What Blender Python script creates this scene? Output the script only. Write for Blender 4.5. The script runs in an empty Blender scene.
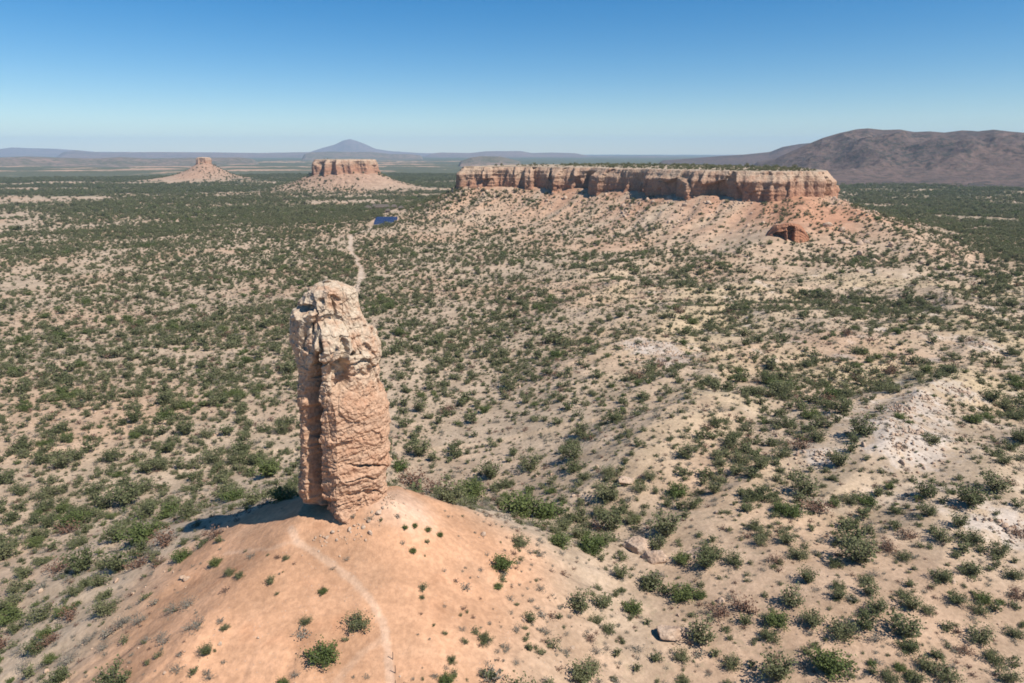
import bpy, math, random
import numpy as np
from mathutils import Vector

random.seed(7)
RNG = np.random.default_rng(11)
S = bpy.context.scene
COL = S.collection
R = math.radians

# ------------------------------------------------------------------ camera, sky, sun, exposure
HC, PITCH, FPX = 92.0, 15.5, 683.0
cam_d = bpy.data.cameras.new("camera")
cam_d.sensor_width, cam_d.lens = 36.0, 36.0 * FPX / 1024.0
cam_d.clip_start, cam_d.clip_end = 0.5, 120000.0
cam = bpy.data.objects.new("camera", cam_d)
cam.location = (0, 0, HC)
cam.rotation_euler = (R(90 - PITCH), 0, 0)
COL.objects.link(cam)
S.camera = cam

SUN_AZ, SUN_EL = 122.0, 52.0          # azimuth clockwise from +Y
world = bpy.data.worlds.new("World")
S.world = world
world.use_nodes = True
wn = world.node_tree
sky = wn.nodes.new("ShaderNodeTexSky")
sky.sky_type = 'NISHITA'
sky.sun_disc = False
sky.sun_elevation = R(SUN_EL)
sky.sun_rotation = R(SUN_AZ)
sky.altitude = 1500
sky.air_density = 1.0
sky.dust_density = 0.2
sky.ozone_density = 2.5
bg = wn.nodes["Background"]
bg.inputs["Strength"].default_value = 0.082
hsv = wn.nodes.new("ShaderNodeHueSaturation")
hsv.inputs["Saturation"].default_value = 1.5
wn.links.new(sky.outputs[0], hsv.inputs["Color"])
wn.links.new(hsv.outputs[0], bg.inputs[0])

sun_d = bpy.data.lights.new("sun", 'SUN')
sun_d.energy, sun_d.angle, sun_d.color = 4.7, R(0.55), (1.0, 0.96, 0.90)
sun = bpy.data.objects.new("sun", sun_d)
to_sun = Vector((math.sin(R(SUN_AZ)) * math.cos(R(SUN_EL)), math.cos(R(SUN_AZ)) * math.cos(R(SUN_EL)), math.sin(R(SUN_EL))))
sun.rotation_euler = (-to_sun).to_track_quat('-Z', 'Y').to_euler()
sun.location = to_sun * 500
COL.objects.link(sun)

S.view_settings.view_transform = 'Standard'
S.view_settings.look = 'None'
S.view_settings.gamma = 1.0
S.view_settings.exposure = 0.42
S.render.engine = 'CYCLES'
S.cycles.max_bounces = 6
S.cycles.diffuse_bounces = 1
S.cycles.volume_bounces = 2
S.cycles.transmission_bounces = 2
S.cycles.use_denoising = True
S.cycles.denoiser = 'OPENIMAGEDENOISE'
S.cycles.denoising_input_passes = 'RGB_ALBEDO_NORMAL'
S.cycles.denoising_prefilter = 'ACCURATE'
S.cycles.sample_clamp_indirect = 4.0
S.cycles.pixel_filter_type = 'BLACKMAN_HARRIS'
S.cycles.filter_width = 1.7

# ------------------------------------------------------------------ helpers: noise
def _h(ix, iy, iz, seed):
    n = (ix.astype(np.int64) * 374761393 + iy.astype(np.int64) * 668265263 + iz * 2147483647 + seed * 1274126177) & 0xFFFFFFFF
    n = ((n ^ (n >> 13)) * 1274126177) & 0xFFFFFFFF
    return ((n ^ (n >> 16)) & 0xFFFFFF) / float(0x1000000)

def pn2(x, y, seed=0):
    """2-D gradient noise, about -0.7..0.7"""
    x = np.asarray(x, float); y = np.asarray(y, float)
    ix, iy = np.floor(x), np.floor(y)
    fx, fy = x - ix, y - iy
    u = fx * fx * fx * (fx * (fx * 6 - 15) + 10); v = fy * fy * fy * (fy * (fy * 6 - 15) + 10)
    def g(a, b):
        t = _h(ix + a, iy + b, 0, seed) * (2 * math.pi)
        return np.cos(t) * (fx - a) + np.sin(t) * (fy - b)
    return (g(0, 0) * (1 - u) + g(1, 0) * u) * (1 - v) + (g(0, 1) * (1 - u) + g(1, 1) * u) * v

def vn3(x, y, z, seed=0):
    """3-D value noise -1..1"""
    ix, iy, iz = np.floor(x), np.floor(y), np.floor(z)
    fx, fy, fz = x - ix, y - iy, z - iz
    fx, fy, fz = [f * f * (3 - 2 * f) for f in (fx, fy, fz)]
    izz = iz.astype(np.int64)
    def c(a, b, k): return _h(ix + a, iy + b, (izz + k) * 1013904223 % 4294967296 // 7, seed)
    def pl(k):
        return (c(0, 0, k) * (1 - fx) + c(1, 0, k) * fx) * (1 - fy) + (c(0, 1, k) * (1 - fx) + c(1, 1, k) * fx) * fy
    return (pl(0) * (1 - fz) + pl(1) * fz) * 2 - 1

def fbm2(x, y, oct=4, seed=0, gain=0.5):
    s, a, t = 0.0, 1.0, 0.0
    for i in range(oct):
        s = s + a * pn2(x * 2 ** i + 17.3 * i, y * 2 ** i - 9.1 * i, seed + i); t += a; a *= gain
    return s / t * 1.4

def ridge2(x, y, oct=4, seed=0, gain=0.5):
    s, a, t = 0.0, 1.0, 0.0
    for i in range(oct):
        s = s + a * (1 - np.abs(pn2(x * 2 ** i + 3.7 * i, y * 2 ** i + 5.2 * i, seed + i)) * 2); t += a; a *= gain
    return s / t

def fbm3(x, y, z, oct=3, seed=0, gain=0.5):
    s, a, t = 0.0, 1.0, 0.0
    for i in range(oct):
        s = s + a * vn3(x * 2 ** i + 7.7 * i, y * 2 ** i + 2.3 * i, z * 2 ** i - 4.1 * i, seed + i); t += a; a *= gain
    return s / t

def worley3(x, y, z, seed=0):
    ix, iy, iz = np.floor(x), np.floor(y), np.floor(z)
    d1 = np.full(x.shape, 9.0); d2 = d1.copy()
    for a in (-1, 0, 1):
        for b in (-1, 0, 1):
            for c in (-1, 0, 1):
                cx, cy, cz = ix + a, iy + b, iz + c
                k = cz.astype(np.int64) * 1013904223 % 4294967296 // 7
                px = cx + _h(cx, cy, k, seed); py = cy + _h(cx, cy, k, seed + 1); pz = cz + _h(cx, cy, k, seed + 2)
                d = np.sqrt((px - x) ** 2 + (py - y) ** 2 + (pz - z) ** 2)
                d2 = np.minimum(d2, np.maximum(d, d1)); d1 = np.minimum(d1, d)
    return d1, d2

def sst(a, b, x):
    t = np.clip((np.asarray(x, float) - a) / (b - a), 0, 1)
    return t * t * (3 - 2 * t)

# ------------------------------------------------------------------ helpers: pixels, polygons, meshes
SP, CP = math.sin(R(PITCH)), math.cos(R(PITCH))
def ray(px, py):
    u = (np.asarray(px, float) - 512) / FPX; v = (341.5 - np.asarray(py, float)) / FPX
    return u, CP + v * SP, -SP + v * CP

def project(x, y, z):
    dz = z - HC
    f = y * CP - dz * SP
    up = y * SP + dz * CP
    return 512 + FPX * x / f, 341.5 - FPX * up / f, f

def poly_dist(X, Y, P, closed=True):
    """distance to polyline, and inside test"""
    P = np.asarray(P, float)
    n = len(P)
    d2 = np.full(np.shape(X), 1e18); ins = np.zeros(np.shape(X), bool)
    for i in range(n if closed else n - 1):
        ax, ay = P[i]; bx, by = P[(i + 1) % n]
        ex, ey = bx - ax, by - ay
        t = np.clip(((X - ax) * ex + (Y - ay) * ey) / (ex * ex + ey * ey + 1e-12), 0, 1)
        d2 = np.minimum(d2, (X - ax - t * ex) ** 2 + (Y - ay - t * ey) ** 2)
        if closed:
            c = (ay > Y) != (by > Y)
            ins ^= c & (X < (bx - ax) * (Y - ay) / ((by - ay) if by != ay else 1e-9) + ax)
    return np.sqrt(d2), ins

def sdist(X, Y, P):
    d, i = poly_dist(X, Y, P)
    return np.where(i, -d, d)

def tagit(o, label=None, cat=None, group=None, kind=None):
    if label: o["label"] = label
    if cat: o["category"] = cat
    if group: o["group"] = group
    if kind: o["kind"] = kind
    return o

def mesh_np(name, V, F, mat=None, smooth=True, colors=None, midx=None):
    """V (n,3); F (m,3) or (m,4) int array, or a list of such arrays"""
    Fs = F if isinstance(F, list) else [F]
    me = bpy.data.meshes.new(name)
    V = np.asarray(V, np.float32)
    me.vertices.add(len(V)); me.vertices.foreach_set("co", V.ravel())
    loops = np.concatenate([f.ravel() for f in Fs]).astype(np.int32)
    tot = np.concatenate([np.full(len(f), f.shape[1], np.int32) for f in Fs])
    me.loops.add(len(loops)); me.loops.foreach_set("vertex_index", loops)
    me.polygons.add(len(tot))
    me.polygons.foreach_set("loop_start", (np.cumsum(tot) - tot).astype(np.int32))
    try: me.polygons.foreach_set("loop_total", tot)
    except Exception: pass
    if midx is not None: me.polygons.foreach_set("material_index", np.asarray(midx, np.int32))
    me.polygons.foreach_set("use_smooth", np.full(len(tot), bool(smooth)))
    for k, c in (colors or {}).items():
        a = me.attributes.new(k, 'FLOAT_COLOR', 'POINT')
        a.data.foreach_set("color", np.concatenate([c, np.ones((len(c), 1))], 1).astype(np.float32).ravel() if c.shape[1] == 3 else c.astype(np.float32).ravel())
    me.update(calc_edges=True)
    me.validate()
    for m in (mat if isinstance(mat, (list, tuple)) else [mat]):
        if m: me.materials.append(m)
    return me

def link(name, me, parent=None, loc=None):
    o = bpy.data.objects.new(name, me)
    COL.objects.link(o)
    if parent is not None: o.parent = parent
    if loc is not None: o.location = loc
    return o

def grid_faces(nr, nc, wrap=False):
    i = np.arange(nr - 1)[:, None]; j = np.arange(nc if wrap else nc - 1)[None, :]
    a = i * nc + j; b = i * nc + (j + 1) % nc
    return np.stack([a, b, b + nc, a + nc], -1).reshape(-1, 4)

class NT:
    """tiny node-tree writer"""
    def __init__(s, name):
        s.m = bpy.data.materials.new(name); s.m.use_nodes = True
        s.t = s.m.node_tree; s.b = s.t.nodes["Principled BSDF"]; s.out = s.t.nodes["Material Output"]
        s.b.inputs["Specular IOR Level"].default_value = 0.15
        s.b.inputs["Roughness"].default_value = 0.95
    def n(s, typ, **kw):
        x = s.t.nodes.new(typ)
        for k, v in kw.items(): setattr(x, k, v)
        return x
    def l(s, a, b): s.t.links.new(a, b)
    def val(s, sock, v):
        if hasattr(v, "is_linked") or isinstance(v, bpy.types.NodeSocket): s.l(v, sock)
        else: sock.default_value = v
    def pos(s): return s.n("ShaderNodeNewGeometry").outputs["Position"]
    def scale(s, v, sc):
        x = s.n("ShaderNodeVectorMath", operation='MULTIPLY'); s.l(v, x.inputs[0]); x.inputs[1].default_value = sc; return x.outputs[0]
    def noise(s, v, scale, det=3, rough=0.55, dist=0.0):
        x = s.n("ShaderNodeTexNoise"); s.l(v, x.inputs["Vector"]); x.inputs["Scale"].default_value = scale
        x.inputs["Detail"].default_value = det; x.inputs["Roughness"].default_value = rough; x.inputs["Distortion"].default_value = dist
        return x.outputs["Fac"]
    def voro(s, v, scale, feature='F1', out="Distance", rnd=1.0):
        x = s.n("ShaderNodeTexVoronoi", feature=feature); s.l(v, x.inputs["Vector"]); x.inputs["Scale"].default_value = scale
        x.inputs["Randomness"].default_value = rnd
        return x.outputs[out]
    def ramp(s, f, a, b, c0=0.0, c1=1.0):
        x = s.n("ShaderNodeMapRange", interpolation_type='SMOOTHSTEP'); s.l(f, x.inputs["Value"])
        x.inputs["From Min"].default_value = a; x.inputs["From Max"].default_value = b
        x.inputs["To Min"].default_value = c0; x.inputs["To Max"].default_value = c1
        return x.outputs["Result"]
    def math(s, op, a, b=0.0):
        x = s.n("ShaderNodeMath", operation=op); s.val(x.inputs[0], a); s.val(x.inputs[1], b); return x.outputs[0]
    def mix(s, f, a, b, mode='MIX'):
        x = s.n("ShaderNodeMix", data_type='RGBA', blend_type=mode)
        s.val(x.inputs[0], f)
        for sock, v in ((x.inputs[6], a), (x.inputs[7], b)):
            if isinstance(v, tuple): sock.default_value = (*v, 1.0) if len(v) == 3 else v
            else: s.l(v, sock)
        return x.outputs[2]
    def bump(s, h, strength, dist, prev=None):
        x = s.n("ShaderNodeBump"); s.l(h, x.inputs["Height"]); x.inputs["Strength"].default_value = strength; x.inputs["Distance"].default_value = dist
        if prev is not None: s.l(prev, x.inputs["Normal"])
        return x.outputs["Normal"]
    def done(s, color, normal=None, rough=None):
        if isinstance(color, tuple): s.b.inputs["Base Color"].default_value = (*color, 1)
        else: s.l(color, s.b.inputs["Base Color"])
        if normal is not None: s.l(normal, s.b.inputs["Normal"])
        if rough is not None: s.b.inputs["Roughness"].default_value = rough
        return s.m

# ------------------------------------------------------------------ the lie of the land
MESA1 = [(-66, 885), (-58, 868), (-20, 862), (24, 852), (62, 836), (96, 806), (140, 752), (172, 700), (196, 676), (236, 656), (272, 645), (296, 657),
         (311, 682), (322, 730), (334, 800), (324, 880), (260, 1010), (120, 1090), (0, 1010), (-50, 930)]
MESA2 = [(-500, 1750), (-478, 1716), (-448, 1700), (-417, 1688), (-375, 1700), (-337, 1722), (-338, 1790), (-400, 1830), (-480, 1800)]
BUTTE = [(-1047 + 22 * math.cos(a), 2400 + 22 * math.sin(a)) for a in np.linspace(0, 2 * math.pi, 11)[:-1]]
PIL = (-26.0, 89.0)

SPUR_R = [(298, 664, 51), (303, 600, 41), (304, 560, 33), (303, 515, 24), (301, 465, 17), (292, 405, 12)]
SPUR_L = [(270, 650, 51), (236, 580, 37), (185, 520, 24), (126, 453, 13)]

def mound(X, Y):
    dx, dy = X - PIL[0], Y - PIL[1]
    ddx = np.where(dx > 0, np.maximum(dx - 7, 0), np.minimum(dx + 3, 0))
    ddy = np.where(dy > 0, np.maximum(dy - 5 - 0.2 * np.clip(dx, 0, 10), 0), dy * 0.95)
    r = np.hypot(ddx, ddy) + 1e-6
    c = ddy / r
    s = 0.33 + (0.40 - 0.20 * sst(4, -8, dx)) * sst(0.05, 0.75, c) - 0.06 * sst(0.2, 0.9, -c)
    s = s + 0.17 * sst(0.35, 0.95, np.abs(ddx) / r) * sst(0.35, -0.3, c - 0.3) + 0.02 * fbm2(X / 18, Y / 18, 2, 5)
    D = 75.0
    return 41.3 - D * (1 - np.exp(-s * np.maximum(r - 2.0, 0) / D)) + 2.6 * np.exp(-((dx - 6.5) / 7.5) ** 2 - ((dy + 1.5) / 6.0) ** 2)

def hills_right(X, Y):
    w = sst(-30, 50, X - 0.02 * Y) * np.exp(-np.maximum(Y - 140, 0) / 230.0)
    return w

def height(X, Y, fine=True):
    X = np.asarray(X, float); Y = np.asarray(Y, float)
    r = np.hypot(X, Y)
    z = 13.0 * np.exp(-np.maximum(Y - 90, 0) / 330.0)
    w = hills_right(X, Y)
    z = z + 15.0 * w
    # low ridges and dry gullies on the right
    mid = sst(-40, 60, X - 0.03 * Y) * sst(60, 140, Y) * (1 - sst(420, 640, Y))
    a = X * 0.80 + Y * 0.60; b = -X * 0.60 + Y * 0.80
    z = z + mid * (10.0 * (ridge2(a / 150 + 3.1, b / 62 + 1.2, 3, 21) - 0.45) + 1.4 * fbm2(X / 22, Y / 22, 3, 23))
    z = z + 3.0 * fbm2(X / 150, Y / 150, 4, 31) * sst(90, 260, r) + 0.7 * fbm2(X / 30, Y / 30, 3, 33)
    z = z + 7.0 * fbm2(X / 900, Y / 900, 4, 35) * sst(1300, 3000, r) - 6.0 * sst(1800, 4000, r)
    # badlands on the far plain, left
    bl = sst(2600, 3400, Y) * (1 - sst(7000, 9000, Y)) * sst(-150, -700, X)
    z = z + bl * 38.0 * np.maximum(ridge2(X / 1100, Y / 900, 4, 41) - 0.6, 0)
    # talus aprons of the mesas
    near = (Y > 180) & (Y < 1600) & (X > -700) & (X < 1000)
    d1 = np.full(X.shape, 1e4)
    if near.any(): d1[near] = sdist(X[near], Y[near], MESA1)
    dd = np.maximum(d1, 0)
    u = X * 0.80 - Y * 0.60; v = X * 0.60 + Y * 0.80
    gul = ridge2(u / 46 + 0.3 * fbm2(X / 60, Y / 60, 2, 50), v / 300, 3, 51) - 0.5
    fall = 0.5 * np.exp(-dd / 52.0) + 0.5 * np.exp(-dd / 160.0)
    z1 = 51.0 * fall + gul * 15.0 * fall * sst(0, 50, dd) + 2.2 * fbm2(X / 26, Y / 26, 3, 53) * fall * sst(0, 30, dd)
    # spur of red rock below the near nose
    sx, sy = X - 262.0, Y - 640.0
    al = -(sx * 0.12 + sy * 0.99)
    spur = np.exp(-((sx * 0.99 - sy * 0.12) / 30.0) ** 2) * sst(-20, 15, al) * np.exp(-np.maximum(al, 0) / 75.0)
    z1 = z1 + 3.0 * spur
    z = z * (1 - fall) + z1
    k = near & (d1 > 0)
    if k.any():
        xk, yk = X[k], Y[k]
        for RP, sl in ((SPUR_R, 0.36), (SPUR_L, 0.34)):
            best = np.full(xk.shape, -99.0)
            for (ax, ay, az_), (bx_, by_, bz_) in zip(RP[:-1], RP[1:]):
                ex, ey = bx_ - ax, by_ - ay
                t = np.clip(((xk - ax) * ex + (yk - ay) * ey) / (ex * ex + ey * ey), 0, 1)
                dq = np.hypot(xk - ax - t * ex, yk - ay - t * ey)
                best = np.maximum(best, az_ + (bz_ - az_) * t - sl * (np.sqrt(dq * dq + 36) - 6))
            best = best + 2.4 * fbm2(xk / 24, yk / 24, 3, 55)
            z[k] = z[k] + 3.0 * np.log1p(np.exp(np.clip((best - z[k]) / 3.0, -30, 30)))
    z = np.where(d1 < 0, 51.0, z)
    for P, hh, L in ((MESA2, 42.0, 62.0), (BUTTE, 58.0, 66.0)):
        cx, cy = np.mean(P, 0)
        k = np.hypot(X - cx, Y - cy) < 700
        if k.any():
            d = sdist(X[k], Y[k], P); q = np.maximum(d, 0)
            f = np.exp(-q / L)
            ang = np.arctan2(Y[k] - cy, X[k] - cx)
            g = (ridge2(ang * 5.0, q / 300, 3, 61) - 0.5) * 9.0 * f * sst(0, 40, q)
            z[k] = np.where(d < 0, hh, z[k] * (1 - f) + hh * f + g)
    m = mound(X, Y) + (0.25 * fbm2(X / 5, Y / 5, 3, 71) - 0.7 * sst(0.55, 0.95, ridge2(np.arctan2(X - PIL[0], PIL[1] - Y) * 4.0, np.hypot(X - PIL[0], Y - PIL[1]) / 45, 2, 73)) * sst(16, 40, np.hypot(X - PIL[0], Y - PIL[1])) + 0.5 * fbm2(X / 11, Y / 11, 2, 72)) * sst(9, 22, np.hypot(X - PIL[0], Y - PIL[1]))
    kk = 2.2
    dlt = np.clip((m - z) / kk, -30, 30)
    return z + kk * np.log1p(np.exp(dlt))

def ground_at(px, py):
    """where the view rays through given pixels first meet the ground"""
    u, dy, dz = ray(px, py)
    u = np.atleast_1d(u); dy = np.atleast_1d(dy); dz = np.atleast_1d(dz)
    T = 40.0 * (4000 / 40.0) ** np.linspace(0, 1, 1500)
    hit = np.full(u.shape, T[-1]); found = np.zeros(u.shape, bool)
    prev = np.full(u.shape, 9.0); pt = T[0]
    for t in T:
        if found.all(): break
        g = HC + dz * t - height(u * t, dy * t)
        k = (~found) & (g < 0)
        if k.any():
            f = prev[k] / np.maximum(prev[k] - g[k], 1e-6)
            hit[k] = pt + (t - pt) * np.clip(f, 0, 1); found |= k
        prev, pt = g, t
    X, Y = u * hit, dy * hit
    return X, Y, height(X, Y)

TRAIL_PX = [(291, 527), (297, 541), (316, 554), (338, 568), (357, 584), (372, 602), (383, 622), (387, 646), (391, 683), (394, 720)]
TRAIL2_PX = [(385, 636), (362, 653), (341, 676), (325, 700)]
TRAIL3_PX = [(297, 541), (270, 549), (225, 553)]
ROAD_PX = [(375, 226), (362, 232), (351, 235), (350, 247), (353, 255), (358, 259), (355, 262), (361, 267), (361, 279), (355, 290), (352, 300)]
def world_line(px):
    X, Y, Z = ground_at([p[0] for p in px], [p[1] for p in px])
    return np.stack([X, Y], 1)
TRAIL, TRAIL2, TRAIL3, ROAD = map(world_line, (TRAIL_PX, TRAIL2_PX, TRAIL3_PX, ROAD_PX))

PALE = [(668, 352, 17), (640, 345, 10), (905, 408, 13), (925, 398, 8), (912, 432, 14), (897, 448, 9), (960, 392, 9), (1010, 530, 10), (820, 455, 6), (985, 345, 9)]
pX, pY, pZ = ground_at([p[0] for p in PALE], [p[1] for p in PALE])
PALE_W = list(zip(pX, pY, [p[2] for p in PALE]))

def veg_density(X, Y):
    """how thickly shrubs grow, 0..1"""
    r = np.hypot(X, Y)
    n = fbm2(X / 75 + 5, Y / 75, 3, 81); n2 = fbm2(X / 260, Y / 420, 3, 83); n3 = fbm2(X / 20, Y / 20, 2, 84)
    d = 0.57 + 0.62 * n + 0.55 * n2 + 0.35 * n3
    mid = sst(-20, 60, X - 0.03 * Y) * sst(110, 170, Y) * (1 - sst(380, 480, Y))
    a = X * 0.80 + Y * 0.60; b = -X * 0.60 + Y * 0.80
    rg = ridge2(a / 150 + 3.1, b / 62 + 1.2, 2, 21)
    d = d - mid * (-0.02 + 1.4 * (rg - 0.5))
    d = d + 0.06 * sst(150, 300, Y) * sst(60, -40, X) + 0.06 * sst(260, 600, Y) * sst(200, -100, X)
    d = d + 0.12 * sst(1100, 1900, r) + 0.30 * sst(2500, 3300, r)
    bands = fbm2(X / 700, Y / 260, 4, 85)
    d = d + sst(500, 1100, r) * (1.7 * bands + 0.8 * fbm2(X / 230, Y / 110, 3, 86) - 0.10) * (1 - 0.6 * sst(2600, 3600, r))
    d = d + (0.75 - 1.5 * sst(0.08, 0.28, fbm2(X / 260 + 7, Y / 75, 3, 87))) * sst(0, 35, X - (302 + 0.30 * (Y - 390))) * sst(370, 430, Y) * sst(1500, 1000, Y)
    d = np.maximum(d, 0.32 * mid)
    d = np.clip(d, 0.03, 1)
    M = sst(34, 16, np.hypot((X - PIL[0] + 2) * 0.85, np.where(Y > PIL[1], (Y - PIL[1]) * 1.6, (Y - PIL[1]) * 0.75)))
    d = d * (1 - 0.97 * M)
    for P, w in ((TRAIL, 1.5), (TRAIL2, 1.5), (ROAD, 2.3)):
        k = poly_dist(X, Y, P, False)[0] < w
        d = np.where(k, 0, d)
    for x, y, w in PALE_W:
        d = d * (1 - 0.75 * sst(w * 1.1, w * 0.4, np.hypot(X - x, Y - y)))
    return d

SAND, PINK, YEL, ORG, WHT, RED = [np.array(c) for c in
    ((0.43, 0.325, 0.228), (0.46, 0.305, 0.20), (0.47, 0.36, 0.225), (0.53, 0.295, 0.170), (0.52, 0.45, 0.39), (0.43, 0.225, 0.135))]
SCRUB = np.array((0.088, 0.098, 0.052))
def soil(X, Y, Z):
    r = np.hypot(X, Y)
    c = np.empty(X.shape + (3,)); c[:] = SAND
    def mixin(m, col):
        nonlocal c
        c = c * (1 - m[..., None]) + col * m[..., None]
    mixin(sst(-0.1, 0.45, fbm2(X / 90, Y / 90, 4, 91)) * 0.8, PINK)
    mid = sst(-10, 60, X - 0.05 * Y) * sst(90, 150, Y) * (1 - sst(380, 520, Y))
    mixin(mid * sst(-0.25, 0.35, fbm2(X / 60 + 4, Y / 60, 3, 93)) * 0.9, YEL)
    mixin(mid * sst(0.2, 0.5, fbm2(X / 14, Y / 14, 3, 94)) * 0.5, WHT)
    for x, y, w in PALE_W:
        q = np.hypot(X - x, (Y - y) * 0.8) + w * 1.5 * fbm2(X / (w * 0.45), Y / (w * 0.45), 4, 95, 0.65)
        mixin(sst(w * .9, w * 0.2, q) * 0.6, WHT)
    # talus colours
    near = (Y > 250) & (Y < 1500) & (np.abs(X) < 900)
    d1 = np.full(X.shape, 1e4); d1[near] = sdist(X[near], Y[near], MESA1)
    t1 = np.exp(-np.maximum(d1, 0) / 110.0)
    u = X * 0.80 - Y * 0.60; v = X * 0.60 + Y * 0.80
    st = fbm2(u / 18, v / 110, 3, 97)
    mixin(t1 * sst(-0.3, 0.3, st) * 0.9, np.array((0.455, 0.265, 0.17)))
    mixin(np.exp(-np.maximum(d1, 0) / 38.0) * sst(-0.25, 0.3, fbm2(u / 30, v / 120, 3, 96)) * 0.8, np.array((0.42, 0.215, 0.13)))
    mixin(t1 * sst(0.1, 0.5, fbm2(u / 12 + 9, v / 90, 3, 98)) * 0.7, np.array((0.47, 0.36, 0.27)))
    red = np.exp(-((X - 256) / 36.0) ** 2) * np.exp(-((Y - 608) / 48.0) ** 2) + 0.55 * np.exp(-((X - 305) / 30.0) ** 2 - ((Y - 600) / 16.0) ** 2)
    mixin(np.clip(red * 2.3 * (0.75 + 0.7 * fbm2(X / 14, Y / 14, 3, 99)), 0, 1) * 0.9, RED)
    for P in (MESA2, BUTTE):
        d2 = np.hypot(X - np.mean(P, 0)[0], Y - np.mean(P, 0)[1])
        mixin(np.exp(-(d2 / 170.0) ** 2) * 0.8, np.array((0.35, 0.20, 0.135)))
    mixin(0.45 * sst(0, 35, X - (302 + 0.30 * (Y - 390)) + 14 * fbm2(X / 40, Y / 40, 3, 112)) * sst(370, 430, Y) * sst(1500, 1000, Y) * sst(-.3, .2, fbm2(X / 160, Y / 60, 3, 113)), np.array((0.19, 0.165, 0.105)))
    # orange mound
    q = np.hypot((X - PIL[0] + 1) * np.where(X < PIL[0], 1.12, 0.95), np.where(Y > PIL[1], (Y - PIL[1]) * 2.0, (Y - PIL[1]) * 0.66)) + 5 * fbm2(X / 16, Y / 16, 3, 101)
    mixin(sst(42, 20, q) * 0.95, ORG)
    mixin(sst(0.05, 0.5, fbm2(X / 9 + 3, Y / 9, 4, 103)) * sst(44, 24, q) * 0.30, np.array((0.52, 0.33, 0.21)))
    mixin(sst(0.15, 0.5, fbm2(X / 6 + 30, Y / 6, 3, 105)) * sst(30, 14, q) * 0.35, np.array((0.44, 0.20, 0.10)))
    mixin(sst(7.5, 2.5, np.hypot(X - PIL[0] - 9, Y - PIL[1] - 1.0) + 2 * fbm2(X / 3, Y / 3, 3, 107)) * 0.6, np.array((0.58, 0.41, 0.30)))
    for P, w, s in ((TRAIL, 0.75, 0.5), (TRAIL2, 0.7, 0.28), (TRAIL3, 0.55, 0.3)):
        d = poly_dist(X, Y, P, False)[0] + 0.35 * fbm2(X / 1.5, Y / 1.5, 2, 109)
        mixin(sst(w, w * 0.3, d) * s, np.array((0.64, 0.45, 0.32)))
    d = poly_dist(X, Y, ROAD, False)[0] + 1.0 * fbm2(X / 9, Y / 9, 2, 110)
    mixin(sst(2.6, 0.6, d) * 0.6, np.array((0.56, 0.45, 0.35)))
    # far plain: tan flats, low badlands, and ground that is scrub all over
    bl = sst(2600, 3400, Y) * (1 - sst(7000, 9000, Y)) * sst(-150, -700, X)
    mixin(bl * sst(0.70, 0.86, ridge2(X / 1100, Y / 900, 4, 41)) * 0.7, np.array((0.46, 0.27, 0.19)))
    far = sst(1000, 2300, r)
    veg = far * np.clip(veg_density(X, Y) * 1.25, 0, 1)
    veg = veg * (1 - bl * 0.7 * sst(0.70, 0.86, ridge2(X / 1100, Y / 900, 4, 41)))
    for P, Rr in ((MESA2, 210.0), (BUTTE, 190.0)):
        d2 = np.hypot(X - np.mean(P, 0)[0], Y - np.mean(P, 0)[1])
        veg = veg * (1 - 0.75 * sst(Rr, Rr * 0.6, d2))
    mixin(0.35 * veg, SCRUB)
    return c, veg

# ---- ground sheet: rings round the camera, fine in front, out to the horizon
th = np.concatenate([np.linspace(-180, -52, 40)[:-1], np.linspace(-52, 52, 860), np.linspace(52, 180, 40)[1:-1]])
rr = np.concatenate([[2, 8, 18, 28, 36], np.geomspace(42, 190, 330)[:-1], np.geomspace(190, 2600, 560)[:-1], np.geomspace(2600, 9000, 110)[:-1], np.geomspace(9000, 28000, 40)])
TH, RR = np.meshgrid(np.radians(th), rr)
GX, GY = RR * np.sin(TH), RR * np.cos(TH)
GZ = height(GX, GY)
GC, GVEG = soil(GX, GY, GZ)
nr, nc = GX.shape
F = grid_faces(nr, nc, True)[:, ::-1]
V = np.stack([GX, GY, GZ], -1).reshape(-1, 3)
cc = np.concatenate([GC, GVEG[..., None]], -1).reshape(-1, 4)

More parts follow.
